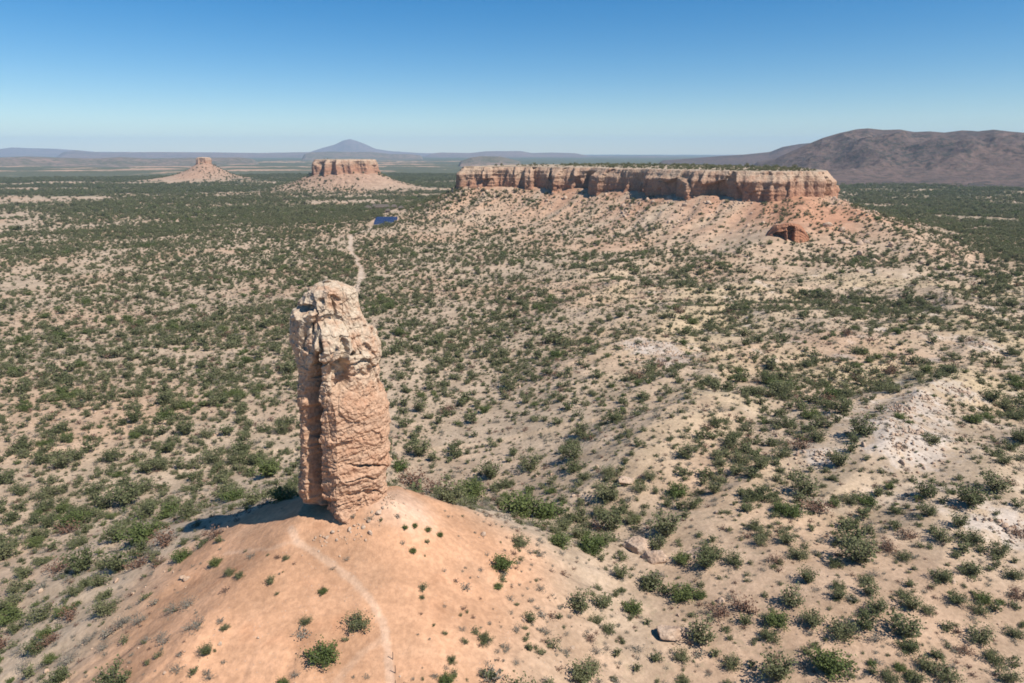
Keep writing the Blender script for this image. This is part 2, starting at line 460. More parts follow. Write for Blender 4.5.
def ground_material():
    m = NT("desert_soil")
    at = m.n("ShaderNodeAttribute", attribute_name="soil")
    p = m.pos()
    col = at.outputs["Color"]; veg = at.outputs["Alpha"]
    fine = m.noise(p, 1.3, 5, 0.65); med = m.noise(p, 0.12, 5, 0.6); big = m.noise(p, 0.018, 3)
    col = m.mix(1.0, col, m.mix(m.ramp(med, 0.3, 0.7), (0.80, 0.79, 0.77), (1.16, 1.15, 1.14)), 'MULTIPLY')
    col = m.mix(1.0, col, m.mix(m.ramp(fine, 0.3, 0.72), (0.84, 0.83, 0.82), (1.12, 1.12, 1.12)), 'MULTIPLY')
    # pebbles and small stones
    v1 = m.voro(p, 2.2); pb = m.ramp(v1, 0.10, 0.19, 1, 0)
    sel = m.ramp(m.noise(p, 0.35, 2), 0.48, 0.62)
    rc = m.n("ShaderNodeTexVoronoi"); m.l(p, rc.inputs["Vector"]); rc.inputs["Scale"].default_value = 2.2
    hue = m.mix(rc.outputs["Color"], (0.30, 0.22, 0.17), (0.60, 0.50, 0.42))
    col = m.mix(m.math('MULTIPLY', m.math('MULTIPLY', pb, sel), 0.6), col, hue)
    # low dry grass between the shrubs
    g = m.math('MULTIPLY', m.ramp(m.noise(p, 0.55, 4, 0.7), 0.52, 0.66), m.ramp(big, 0.42, 0.58, 0.0, 0.5))
    z = m.n("ShaderNodeSeparateXYZ"); m.l(p, z.inputs[0])
    col = m.mix(m.math('MULTIPLY', g, m.ramp(z.outputs["Z"], 24, 33, 1.0, 0.05)), col, (0.27, 0.215, 0.13))
    # scrub cover of the far plain
    d = m.noise(m.scale(p, (1.0, 0.55, 1.0)), 0.06, 4, 0.75); d2 = m.noise(m.scale(p, (1.0, 0.5, 1.0)), 0.012, 5, 0.7)
    s = m.math('ADD', m.math('MULTIPLY', d, 0.6), m.math('MULTIPLY', d2, 0.6))
    thr = m.math('SUBTRACT', m.math('ADD', s, m.math('MULTIPLY', veg, 0.62)), 0.95)
    cov = m.math('MULTIPLY', m.ramp(thr, -0.10, 0.07), m.ramp(veg, 0.0, 0.12))
    col = m.mix(m.math('MULTIPLY', cov, 0.93), col, m.mix(d2, (0.055, 0.068, 0.036), (0.115, 0.115, 0.066)))
    nb = m.bump(m.noise(p, 0.5, 5, 0.65), 0.4, 0.7)
    nb = m.bump(fine, 0.5, 0.16, nb)
    nb = m.bump(pb, 0.4, 0.08, nb)
    return m.done(col, nb, 0.97)
MAT_GROUND = ground_material()

# faces of the paths become objects of their own, cut from the same sheet
fx = GX.ravel()[F].mean(1); fy = GY.ravel()[F].mean(1)
isroad = poly_dist(fx, fy, ROAD, False)[0] < 1.6
near = fy < 130
istrail = np.zeros(len(F), bool)
k = np.where(near)[0]
dt = np.minimum(poly_dist(fx[k], fy[k], TRAIL, False)[0], poly_dist(fx[k], fy[k], TRAIL2, False)[0])
istrail[k] = dt < 0.55
def submesh(name, mask, kind="structure"):
    f = F[mask]
    used, inv = np.unique(f, return_inverse=True)
    me = mesh_np(name, V[used], inv.reshape(f.shape), MAT_GROUND, True, {"soil": cc[used]})
    return tagit(link(name, me), kind=kind)
submesh("ground", ~(isroad | istrail))
submesh("dirt_road", isroad & ~istrail)
submesh("footpath", istrail)

# ------------------------------------------------------------------ haze and mountains
def rock_far_material(name, ca, cb, cg, scale):
    m = NT(name)
    p = m.pos()
    n1 = m.noise(p, 0.004 * scale, 5, 0.65); n2 = m.noise(p, 0.03 * scale, 4, 0.7); n3 = m.noise(p, 0.0015 * scale, 3)
    col = m.mix(m.ramp(n1, 0.35, 0.65), ca, cb)
    col = m.mix(m.ramp(n2, 0.44, 0.60, 0, 0.85), col, cg)
    col = m.mix(m.ramp(n3, 0.4, 0.7, 0, 0.5), col, cb)
    return m.done(col, m.bump(n2, 0.8, 14.0 / scale))

def mountain(name, prof, r0, rc, r1, mat, seed, rough=0.16, nth=260, nrad=110, label=None, base=-12.0, gx=900.0, ext=0.0):
    """a range whose skyline, seen from here, runs through the given pixels"""
    px = np.array([p[0] for p in prof], float); py = np.array([p[1] for p in prof], float)
    u, dy, dz = ray(px, py)
    az = np.arctan2(u, dy); el = dz / np.hypot(u, dy)
    hz = HC + el * rc
    A = np.linspace(az[0], az[-1], nth)
    HT = np.interp(A, az, hz) - base
    rg = np.concatenate([np.linspace(r0, rc, int(nrad * 0.65))[:-1], np.linspace(rc, r1, nrad - int(nrad * 0.65) + 1)])
    AA, RG = np.meshgrid(A, rg)
    X, Y = RG * np.sin(AA), RG * np.cos(AA)
    t = np.where(RG < rc, (RG - r0) / (rc - r0), (r1 - RG) / (r1 - rc))
    sh = np.clip(t, 0, 1) ** 1.35
    sh = 0.3 * sh + 0.7 * sst(0.0, 1.0, sh)
    rd = ridge2(X / gx, Y / gx, 5, seed, 0.55) - 0.5
    edge = sst(0, 0.04, (AA - A[0]) / (A[-1] - A[0])) * sst(1, 0.97, (AA - A[0]) / (A[-1] - A[0]))
    top = HT[None, :] * edge
    Z = base + top * sh + top * rough * rd * sst(0.05, 0.4, sh) * (1.0 - 0.93 * sst(0.72, 1.0, sh))
    Z = Z - 15 * (1 - sst(0, 0.04, t))
    me = mesh_np(name, np.stack([X, Y, Z], -1).reshape(-1, 3), grid_faces(*X.shape)[:, ::-1], mat)
    return tagit(link(name, me), label=label, kind="structure")

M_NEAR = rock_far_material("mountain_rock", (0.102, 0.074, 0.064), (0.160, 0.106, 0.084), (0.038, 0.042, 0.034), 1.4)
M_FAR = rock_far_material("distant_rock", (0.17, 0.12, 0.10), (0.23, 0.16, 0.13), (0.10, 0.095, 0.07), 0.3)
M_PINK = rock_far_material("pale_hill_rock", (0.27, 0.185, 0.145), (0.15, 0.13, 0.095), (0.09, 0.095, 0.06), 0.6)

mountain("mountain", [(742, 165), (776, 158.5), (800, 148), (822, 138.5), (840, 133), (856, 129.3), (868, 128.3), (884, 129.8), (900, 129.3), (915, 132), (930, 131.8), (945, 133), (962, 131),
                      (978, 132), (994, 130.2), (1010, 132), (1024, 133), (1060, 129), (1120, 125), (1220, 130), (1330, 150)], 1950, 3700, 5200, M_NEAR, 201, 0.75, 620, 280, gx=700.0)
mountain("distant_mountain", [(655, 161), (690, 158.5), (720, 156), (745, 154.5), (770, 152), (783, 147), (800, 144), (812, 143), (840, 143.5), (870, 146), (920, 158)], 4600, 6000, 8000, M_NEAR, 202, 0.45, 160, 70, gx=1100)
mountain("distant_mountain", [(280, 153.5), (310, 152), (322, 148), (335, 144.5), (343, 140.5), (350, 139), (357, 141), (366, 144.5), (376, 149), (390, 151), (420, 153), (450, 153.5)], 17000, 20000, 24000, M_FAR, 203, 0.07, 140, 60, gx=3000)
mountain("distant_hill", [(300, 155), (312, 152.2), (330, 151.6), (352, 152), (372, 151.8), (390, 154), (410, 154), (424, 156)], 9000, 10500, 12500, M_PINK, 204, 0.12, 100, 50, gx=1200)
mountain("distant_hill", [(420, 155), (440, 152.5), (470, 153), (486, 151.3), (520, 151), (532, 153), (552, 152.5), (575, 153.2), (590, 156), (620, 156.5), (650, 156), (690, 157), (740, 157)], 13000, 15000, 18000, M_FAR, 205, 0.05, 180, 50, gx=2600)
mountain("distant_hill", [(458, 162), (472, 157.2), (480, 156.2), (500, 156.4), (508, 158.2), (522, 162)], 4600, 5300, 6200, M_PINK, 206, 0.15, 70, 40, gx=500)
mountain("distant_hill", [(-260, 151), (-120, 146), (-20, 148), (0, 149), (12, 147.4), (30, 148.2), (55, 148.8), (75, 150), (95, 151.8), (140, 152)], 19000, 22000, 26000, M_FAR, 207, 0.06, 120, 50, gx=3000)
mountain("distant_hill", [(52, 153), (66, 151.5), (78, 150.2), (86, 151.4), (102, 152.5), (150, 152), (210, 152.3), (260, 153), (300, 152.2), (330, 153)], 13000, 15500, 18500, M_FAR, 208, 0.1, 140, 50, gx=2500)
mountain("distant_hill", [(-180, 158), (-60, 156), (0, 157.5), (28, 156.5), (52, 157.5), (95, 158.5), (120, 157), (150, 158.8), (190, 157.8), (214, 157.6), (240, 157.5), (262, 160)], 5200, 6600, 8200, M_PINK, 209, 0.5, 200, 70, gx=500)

def haze_box():
    x0, x1, y0, y1, z0, z1 = -29000, 29000, -29000, 29000, -120, 640
    Vb = [(x, y, z) for z in (z0, z1) for x, y in ((x0, y0), (x1, y0), (x1, y1), (x0, y1))]
    Fb = np.array([(3, 2, 1, 0), (4, 5, 6, 7), (0, 1, 5, 4), (1, 2, 6, 5), (2, 3, 7, 6), (3, 0, 4, 7)])
    m = NT("haze_air")
    m.t.nodes.remove(m.b)
    pv = m.n("ShaderNodeVolumePrincipled")
    pv.inputs["Color"].default_value = (0.54, 0.76, 1.0, 1)
    pv.inputs["Density"].default_value = 4.0e-5
    pv.inputs["Anisotropy"].default_value = 0.0
    m.l(pv.outputs[0], m.out.inputs["Volume"])
    o = link("haze", mesh_np("haze", Vb, Fb, m.m, False))
    tagit(o, "pale blue haze that fades the far hills", kind="stuff")
haze_box()

# ------------------------------------------------------------------ rock materials
def rock_material(name, pale, body, low, z0, z1, strata, sc=1.0):
    m = NT(name)
    p = m.pos()
    s = m.n("ShaderNodeSeparateXYZ"); m.l(p, s.inputs[0])
    wob = m.noise(p, 0.15 * sc, 4, 0.6)
    zz = m.math('ADD', s.outputs["Z"], m.math('MULTIPLY', m.math('SUBTRACT', wob, 0.5), 9.0 / sc))
    col = m.mix(m.ramp(zz, z0, z1), body, pale)
    n1 = m.noise(p, 0.45 * sc, 5, 0.62); n2 = m.noise(p, 2.4 * sc, 5, 0.7)
    col = m.mix(m.ramp(n1, 0.42, 0.68, 0.0, 0.75), col, low)
    band = m.noise(m.scale(p, (0.03 * sc, 0.03 * sc, strata)), 1.0, 4, 0.6)
    col = m.mix(m.ramp(band, 0.48, 0.62, 0, 0.45), col, m.mix(0.5, pale, low))
    col = m.mix(1.0, col, m.mix(m.ramp(n2, 0.3, 0.7), (0.78, 0.76, 0.74), (1.16, 1.16, 1.15)), 'MULTIPLY')
    vd = m.voro(p, 1.7 * sc)
    nb = m.bump(n1, 0.6, 0.7 / sc)
    nb = m.bump(vd, 0.5, 0.22 / sc, nb)
    nb = m.bump(n2, 0.7, 0.16 / sc, nb)
    return m.done(col, nb, 0.95)
MAT_PILLAR = rock_material("pillar_rock", (0.52, 0.415, 0.305), (0.50, 0.31, 0.20), (0.44, 0.24, 0.145), 58.0, 65.0, 0.55)
MAT_MESA = rock_material("mesa_rock", (0.46, 0.33, 0.23), (0.38, 0.195, 0.12), (0.39, 0.22, 0.14), 52.0, 71.0, 0.16, 0.3)
MAT_BOULDER = rock_material("boulder_rock", (0.50, 0.37, 0.27), (0.50, 0.37, 0.27), (0.42, 0.27, 0.18), 500, 600, 1.4)
MAT_RED = rock_material("red_rock", (0.42, 0.21, 0.125), (0.40, 0.185, 0.105), (0.36, 0.165, 0.095), 30, 40, 0.5, 0.6)

def plateau_material():
    m = NT("plateau_soil")
    p = m.pos()
    n = m.noise(p, 0.05, 4, 0.6); f = m.noise(p, 0.5, 4)
    col = m.mix(m.ramp(n, 0.4, 0.6), (0.42, 0.32, 0.23), (0.36, 0.27, 0.18))
    return m.done(col, m.bump(f, 0.5, 0.6))
MAT_PLATEAU = plateau_material()

# ------------------------------------------------------------------ the rock pillar
def blocks(X, Y, Z, p, h, sd):
    """rock split along joints: one offset per block, sharp steps between"""
    a = X / p + 0.35 * fbm3(X / p, Y / p, Z / h * .5, 2, sd + 5); b = Y / p; c = Z / h + 0.25 * fbm3(X / p, Y / p, Z / h, 2, sd + 6)
    best = np.full(a.shape, 9.0); val = np.zeros(a.shape)
    ia, ib, ic = np.floor(a), np.floor(b), np.floor(c)
    for i in (-1, 0, 1):
        for j in (-1, 0, 1):
            for k in (-1, 0, 1):
                kk = (ic + k).astype(np.int64) * 7919 % 65521
                d = (ia + i + _h(ia + i, ib + j, kk, sd) - a) ** 2 + (ib + j + _h(ia + i, ib + j, kk, sd + 1) - b) ** 2 + (ic + k + _h(ia + i, ib + j, kk, sd + 2) - c) ** 2
                m = d < best; best = np.where(m, d, best); val = np.where(m, _h(ia + i, ib + j, kk, sd + 3), val)
    return val - 0.5

def build_pillar():
    def atp(px, py):
        u, dy, dz = ray(px, py); t = 89.0 / dy
        return u * t, HC + dz * t
    L = [(283.5, 318), (285.5, 312), (290, 306), (296, 303), (302, 299), (306, 293), (310, 288.5), (325, 288.2), (341, 289), (369, 293.5), (408, 295.3), (448, 297), (480, 297.8), (491, 298.5), (501, 302.5), (505, 309), (509, 318), (514, 321), (525, 317), (545, 309)]
    Rt = [(283.5, 337), (285.5, 345), (288, 352), (292, 356.5), (300, 357.5), (308, 360), (317, 363), (326, 366), (339, 372.5), (350, 377.5), (356, 379), (362, 377), (368, 376), (388, 377.5), (399, 384.5), (406, 387), (428, 387.2), (452, 385.8), (462, 387.4), (468, 388), (474, 385), (483, 384.3), (497, 386.2), (505, 388), (525, 393), (545, 398)]
    ys = np.linspace(283.6, 542, 640)
    xl = np.interp(ys, [p[0] for p in L], [p[1] for p in L]); xr = np.interp(ys, [p[0] for p in Rt], [p[1] for p in Rt])
    WL, Z = atp(xl, ys); WR, _ = atp(xr, ys)
    P = np.array([(-0.93, -0.35), (-0.55, -0.82), (0.06, -1.06), (0.12, -1.02), (0.45, -0.78), (0.80, -0.52), (1.0, -0.1), (0.98, 0.5), (0.6, 0.95), (-0.2, 1.05), (-0.8, 0.8), (-1.0, 0.2)])
    for _ in range(2):
        q = np.roll(P, -1, 0); P = np.stack([P * 0.75 + q * 0.25, P * 0.25 + q * 0.75], 1).reshape(-1, 2)
    P[:, 0] /= np.abs(P[:, 0]).max()
    seg = np.hypot(*(np.roll(P, -1, 0) - P).T)
    w = seg * np.where((P[:, 1] + np.roll(P[:, 1], -1)) < 0.5, 2.6, 0.9)
    cs = np.concatenate([[0], np.cumsum(w)])
    M = 620
    s = np.linspace(0, cs[-1], M, endpoint=False)
    PP = np.vstack([P, P[:1]])
    ux, uy = np.interp(s, cs, PP[:, 0]), np.interp(s, cs, PP[:, 1])
    nx = np.roll(uy, -1) - np.roll(uy, 1); ny = -(np.roll(ux, -1) - np.roll(ux, 1)); ln = np.hypot(nx, ny); nx /= ln; ny /= ln
    if (nx * ux + ny * uy).mean() < 0: nx, ny = -nx, -ny
    c, hw = (WL + WR) / 2, (WR - WL) / 2
    dep = 5.4 * np.minimum(1.0, (hw / 6.0)) ** 0.8
    X = c[:, None] + hw[:, None] * ux; Y = PIL[1] + 0.8 + dep[:, None] * uy; ZZ = np.repeat(Z[:, None], M, 1)
    NX, NY = np.repeat(nx[None], len(ys), 0), np.repeat(ny[None], len(ys), 0)
    front = sst(0.15, -0.15, NY)
    pxx, pyy, _ = project(X, Y, ZZ)
    up = sst(64.0, 66.5, ZZ + 0.8 * fbm2(X / 2.2, Y / 2.2, 2, 3))         # the paler cap
    D = 0.30 * fbm3(X / 4.5, Y / 4.5, ZZ / 6.0, 3, 5)
    D += blocks(X, Y, ZZ, 2.8, 3.4, 211) * (0.40 + 0.55 * up) + blocks(X, Y, ZZ, 1.3, 1.0, 221) * (0.22 + 0.04 * up) + blocks(X, Y, ZZ, 5.0, 0.5, 231) * 0.15 * (1 - up) + blocks(X, Y, ZZ, 0.6, 0.5, 241) * 0.10
    # cap: rounded blocks with dark joints; body: pebbly conglomerate with ledges
    a1, a2 = worley3(X / 4.2, Y / 4.2, ZZ / 5.4, 9)
    D += up * (-0.42 * sst(0.20, 0.0, a2 - a1) * sst(-0.2, 0.5, vn3(X / 4, Y / 4, ZZ / 4, 8)) + 0.35 * (0.5 - a1) + 0.45 * fbm3(X / 2.2, Y / 2.2, ZZ / 3.4, 4, 6, 0.6))
    b1, b2 = worley3(X / 1.25 + 5, Y / 1.25, ZZ / 1.5, 19)
    D += up * (-0.10 * sst(0.16, 0.0, b2 - b1)) + (1 - up) * 0.10 * (0.55 - b1)
    D += 0.16 * fbm3(X / 0.7, Y / 0.7, ZZ / 0.7, 3, 29)
    c1, c2 = worley3(X / 0.55, Y / 0.55, ZZ / 0.5, 39)
    D += (1 - up) * (0.15 * (0.6 - c1) * 1.6 - 0.22 * sst(0.26, 0.12, c1) * sst(-.2, .4, vn3(X / 2, Y / 2, ZZ / 2, 44)))
    tilt = ZZ - 0.10 * X
    st = fbm3(X / 9, Y / 9, tilt / 1.1, 3, 49)
    lowr = sst(58, 47, ZZ) * sst(-29, -24, X)
    D += (1 - up) * (0.16 + 0.16 * lowr) * st
    D += -(1 - up) * 0.38 * sst(0.55, 0.75, vn3(X / 14, Y / 14, tilt / 0.55, 59)) * (0.15 + 0.6 * lowr)
    # vertical flutes on the left face
    fl = fbm3(X / 1.7, Y / 1.7, ZZ / 14.0, 2, 69)
    D += (1 - up) * 0.45 * fl * sst(-23, -28, X)
    rag = 4.0 * fbm3(X / 1.6, Y / 1.6, ZZ / 1.6, 3, 79); rag2 = 5.0 * fbm3(X / 1.6, Y / 1.6, ZZ / 1.8, 3, 80)
    def carve(cx, cy, wx, wy, depth, soft=0.45):
        q = np.sqrt(((pxx + rag - cx) / wx) ** 2 + ((pyy + rag2 - cy) / wy) ** 2)
        return -depth * sst(1.35, 0.65, q) * front
    groove = np.interp(pyy, [350, 372, 400, 505], [317, 313, 311.5, 313.5])
    gw = np.interp(pyy, [345, 362, 380, 430, 500, 508], [1.0, 5.5, 7.0, 7.0, 6.5, 6.0])
    D += -5.2 * sst(1.08, 0.8, np.abs(pxx + 0.8 * rag - groove) / gw) * sst(349, 364, pyy) * front
    D += carve(340, 375, 10.5, 15, 1.5) + carve(342, 350, 4.0, 14, 1.2) + carve(303, 310, 6.5, 5, 1.6) + carve(321, 302, 5, 3, 0.6) + carve(339.5, 301, 4.0, 2.5, 0.5)
    D += carve(335.5, 312, 1.6, 10, 0.9) + carve(351, 352, 3.0, 3.0, 1.0) + carve(325, 325, 2, 4, 0.7) + carve(309, 331, 2, 5, 0.6) + carve(320, 348, 2, 6, 0.8)
    D += carve(366, 365, 14, 2.0, 0.55) + carve(361, 375, 9, 2.5, 0.4)
    D += 1.1 * sst(366, 359, pyy + rag) * sst(322, 336, pyy) * sst(312, 318, pxx) * sst(352, 346, pxx) * front       # brow above the alcove
    D += carve(370, 466.5 - 0.0, 19, 1.6, 0.7) + carve(362, 480, 15, 1.3, 0.4) + carve(368, 494, 20, 1.5, 0.45)
    D += -1.2 * sst(500, 508, pyy) * sst(334, 322, pxx) + 1.1 * sst(506, 530, pyy) * sst(328, 345, pxx)
    D = D - 0.28 - 0.12 * sst(480, 510, pyy)
    X = X + NX * D; Y = Y + NY * D
    Z2 = ZZ + 0.35 * fbm3(X / 2.0, Y / 2.0, ZZ / 2.0, 2, 89)
    rings = [np.stack([X, Y, Z2], -1)]
    top = []
    for f in (0.8, 0.55, 0.3, 0.08):
        tx = c[0] + (X[0] - c[0]) * f; ty = PIL[1] + (Y[0] - PIL[1]) * f
        tz = Z2[0] * f + (Z2[0].mean()) * (1 - f) + 0.35 * (1 - f * f) + 0.25 * fbm2(tx / 1.2, ty / 1.2, 3, 99)
        top.append(np.stack([tx, ty, tz], -1))
    allr = np.concatenate([np.array(top[::-1]), rings[0]], 0)
    Fp = grid_faces(allr.shape[0], M, True)
    return mesh_np("rock_pillar", allr.reshape(-1, 3), Fp, MAT_PILLAR)
pil = link("rock_pillar", build_pillar())
tagit(pil, "tall free-standing rock pillar with pale cap on the orange mound", "rock pillar")

# ------------------------------------------------------------------ mesas
def build_mesa(P, zb, zt, label, seed, step=1.1, amp=1.0, nz=56, rim=5.5, centre=None):
    P = np.array(P, float)
    for _ in range(1):
        q = np.roll(P, -1, 0); P = np.stack([P * 0.78 + q * 0.22, P * 0.22 + q * 0.78], 1).reshape(-1, 2)
    d = np.roll(P, -1, 0) - P; L = np.hypot(*d.T); cs = np.concatenate([[0], np.cumsum(L)])
    # fine where it faces the camera side
    n = int(cs[-1] / step)
    s = np.linspace(0, cs[-1], n, endpoint=False)
    PP = np.vstack([P, P[:1]])
    X, Y = np.interp(s, cs, PP[:, 0]), np.interp(s, cs, PP[:, 1])
    k = max(3, int(14 * amp / step))
    tx = np.roll(X, -k) - np.roll(X, k); ty = np.roll(Y, -k) - np.roll(Y, k); ln = np.hypot(tx, ty)
    NX, NY = ty / ln, -tx / ln
    if ((X - X.mean()) * NX + (Y - Y.mean()) * NY).mean() < 0: NX, NY = -NX, -NY
    # buttresses and bays
    saw = lambda a, p, sd: ridge2(X / p, Y / p, 2, sd) * a
    per = 17.0 * amp * fbm2(X / (55 * amp), Y / (55 * amp), 2, seed) + 9.0 * amp * (ridge2(X / (36 * amp), Y / (36 * amp), 1, seed + 3) - 0.55) + 2.2 * amp * fbm2(X / (7 * amp), Y / (7 * amp), 3, seed + 5)
    t = np.linspace(0, 1, nz)
    off = np.interp(t, [0, .2, .3, .55, .62, .78, .82, .90, .93, .975, 1], np.array([4.2, 2.2, 1.6, .6, 0.1, -.3, -1.5, -2.2, -3.4, -4.4, -rim]))
    T = t[:, None]
    def cells(p, sd, zs):                     # blocks between joints: one offset each, sharp steps between
        a = (X[None] + 0.9 * fbm2(X / p, Y / p, 2, sd + 2)[None] * p * .5) / p + 0 * T; b = Y[None] / p + 0 * T; c = (zb + (zt - zb) * T) / zs + 0 * a
        best = np.full(a.shape, 9.0); val = np.zeros(a.shape)
        ia, ib, ic = np.floor(a), np.floor(b), np.floor(c)
        for i in (-1, 0, 1):
            for j_ in (-1, 0, 1):
                for k_ in (-1, 0, 1):
                    kk = (ic + k_).astype(np.int64) * 7919 % 65521
                    qx = ia + i + _h(ia + i, ib + j_, kk, sd); qy = ib + j_ + _h(ia + i, ib + j_, kk, sd + 1); qz = ic + k_ + _h(ia + i, ib + j_, kk, sd + 2)
                    d_ = (qx - a) ** 2 + (qy - b) ** 2 + (qz - c) ** 2
                    m_ = d_ < best; best = np.where(m_, d_, best); val = np.where(m_, _h(ia + i, ib + j_, kk, sd + 3), val)
        return val - 0.5
    blk = 11.0 * amp * cells(19 * amp, seed + 31, 60.0) + 3.0 * amp * cells(7.5 * amp, seed + 41, 15.0)
    zz = zb + (zt - zb) * T + np.zeros((1, n))
    pw = 1.0 - 0.55 * sst(0.72, 0.95, T)
    j = 1.6 * amp * fbm3(X[None] / (5 * amp) + 0 * T, Y[None] / (5 * amp) + 0 * T, zz / (9 * amp), 3, seed + 7)
    crack = -1.9 * amp * sst(0.42, 0.66, vn3(X[None] / (4.4 * amp) + 0 * T, Y[None] / (4.4 * amp) + 0 * T, zz / 40, seed + 11)) * (1 - 0.6 * sst(.75, .95, T))
    led = 0.6 * vn3(X[None] / 30 + 0 * T, Y[None] / 30 + 0 * T, zz / 1.7, seed + 13)
    O = off[:, None] * min(1, amp * 1.2) + per[None] * pw + blk * pw + j + crack + led
    XX, YY = X + NX * O, Y + NY * O
    zz = zz + 0.8 * fbm2(XX / 9, YY / 9, 2, seed + 15) * sst(0.5, 1, T)
    root = bpy.data.objects.new("mesa", None); COL.objects.link(root)
    cx, cy = centre or P.mean(0)
    root.location = (cx, cy, zb)
    tagit(root, label, "mesa")
    o = np.array([cx, cy, zb])
    cl = mesh_np("cliff", np.stack([XX, YY, zz], -1).reshape(-1, 3) - o, grid_faces(nz, n, True), MAT_MESA)
    link("cliff", cl, root)
    fr = np.array([1, .97, .93, .86, .75, .6, .4, .2, .03])[:, None]
    TX, TY = cx + (XX[-1] - cx) * fr, cy + (YY[-1] - cy) * fr
    TZ = zz[-1] * fr ** 3 + (zt) * (1 - fr ** 3) + 0.9 * (1 - fr) + 0.7 * fbm2(TX / 25, TY / 25, 3, seed + 17)
    TZ[0] = zz[-1]
    pl = mesh_np("plateau", np.stack([TX, TY, TZ], -1).reshape(-1, 3) - o, grid_faces(len(fr), n, True), MAT_PLATEAU)
    link("plateau", pl, root)
    return root
build_mesa(MESA1, 36.0, 74.5, "long flat-topped mesa with sheer cliffs, largest of the three", 301, 1.0, 1.0, centre=(180.0, 905.0))
build_mesa(MESA2, 36.0, 74.5, "middle-sized round mesa ringed by cliffs behind the rock pillar", 401, 1.6, 0.9, 34)
build_mesa(BUTTE, 50.0, 75.0, "small distant butte with a knob of rock on a wide cone", 501, 1.6, 0.32, 24, 16.0)

# ------------------------------------------------------------------ shrubs
def foliage_material(name, ca, cb, trans=0.28):
    m = NT(name)
    oi = m.n("ShaderNodeObjectInfo"); p = m.pos()
    col = m.mix(oi.outputs["Random"], ca, cb)
    col = m.mix(1.0, col, m.mix(m.noise(p, 1.1, 3), (0.62, 0.62, 0.62), (1.38, 1.38, 1.38)), 'MULTIPLY')
    m.l(col, m.b.inputs["Base Color"]); m.b.inputs["Roughness"].default_value = 0.7
    tr = m.n("ShaderNodeBsdfTranslucent"); m.l(col, tr.inputs[0])
    mx = m.n("ShaderNodeMixShader"); mx.inputs[0].default_value = trans
    m.l(m.b.outputs[0], mx.inputs[1]); m.l(tr.outputs[0], mx.inputs[2]); m.l(mx.outputs[0], m.out.inputs["Surface"])
    return m.m
F_OLIVE = foliage_material("olive_foliage", (0.118, 0.130, 0.055), (0.185, 0.182, 0.088))
F_GREEN = foliage_material("green_foliage", (0.105, 0.135, 0.040), (0.150, 0.172, 0.058), 0.28)
F_GREY = foliage_material("grey_foliage", (0.170, 0.160, 0.118), (0.235, 0.205, 0.155), 0.1)
F_RUST = foliage_material("rust_foliage", (0.155, 0.085, 0.055), (0.200, 0.112, 0.072), 0.1)
def bark_material():
    m = NT("bark"); p = m.pos()
    return m.done(m.mix(m.noise(p, 6, 3), (0.15, 0.12, 0.095), (0.30, 0.26, 0.21)))
BARK = bark_material()

def shrub_arrays(seed, nstem, nleaf, leaf, spread, h, flat, stem_r=0.018, segs=4, tuft=0.6, lean=0.0):
    """a many-stemmed bush about 2 units wide; returns foliage quads and stem quads"""
    g = np.random.default_rng(seed)
    LV, SV, SF = [], [], []
    tips = []
    for i in range(nstem):
        a = 2 * math.pi * (i + g.uniform(-.35, .35)) / nstem
        inc = g.uniform(0.15, 1.0) ** 0.7 * spread
        ln = g.uniform(0.7, 1.12) * (1.0 if inc > 0.45 else 0.95)
        d = np.array([math.cos(a) * math.sin(inc), math.sin(a) * math.sin(inc), math.cos(inc) * h])
        p = np.array([math.cos(a), math.sin(a), 0]) * g.uniform(0, .10); pts = [p]
        for k in range(segs):
            d = d + g.normal(0, .13, 3) + np.array([lean * 0.1, 0, -flat * 0.12 * k])
            p = p + d / np.linalg.norm(d) * ln / segs * (1.15 if k < 2 else 0.9); pts.append(p)
        pts = np.array(pts)
        rad = stem_r * np.linspace(1, .3, len(pts)) * g.uniform(.7, 1.3)
        base = len(SV)
        for q, r_ in zip(pts, rad):
            for t in range(3):
                SV.append(q + r_ * np.array([math.cos(t * 2.094), math.sin(t * 2.094), 0]))
        for k in range(len(pts) - 1):
            for t in range(3):
                b = base + k * 3
                SF.append((b + t, b + (t + 1) % 3, b + 3 + (t + 1) % 3, b + 3 + t))
        tips.append(pts)
    per = nleaf // nstem
    for pts in tips:
        m = max(3, int(per * g.uniform(.55, 1.45)))
        u = 1 - g.uniform(0, 1, m) ** 1.1 * 0.78
        f = u * (len(pts) - 1); i0 = np.minimum(f.astype(int), len(pts) - 2); w = (f - i0)[:, None]
        c = pts[i0] * (1 - w) + pts[i0 + 1] * w + g.normal(0, 0.135 * tuft / 0.6, (m, 3)) * (0.45 + u[:, None] * 0.75)
        LV.append(c)
    C = np.concatenate(LV); C[:, 2] = np.maximum(C[:, 2], 0.03)
    m = len(C)
    n = g.normal(0, 1, (m, 3)); n[:, 2] = np.abs(n[:, 2]) + 0.5; n /= np.linalg.norm(n, axis=1)[:, None]
    t = np.cross(n, g.normal(0, 1, (m, 3))); t /= np.linalg.norm(t, axis=1)[:, None]
    b = np.cross(n, t)
    sz = leaf * g.uniform(.55, 1.35, m)[:, None]
    el = g.uniform(.45, .8, m)[:, None]
    Q = np.stack([C - t * sz, C - b * sz * el, C + t * sz, C + b * sz * el], 1).reshape(-1, 3)
    QF = np.arange(4 * m).reshape(m, 4)
    SV = np.array(SV); SF = np.array(SF)
    # unit size: half width 1
    k = 1.0 / np.percentile(np.hypot(C[:, 0], C[:, 1]), 95)
    return Q * k, QF, SV * k, SF

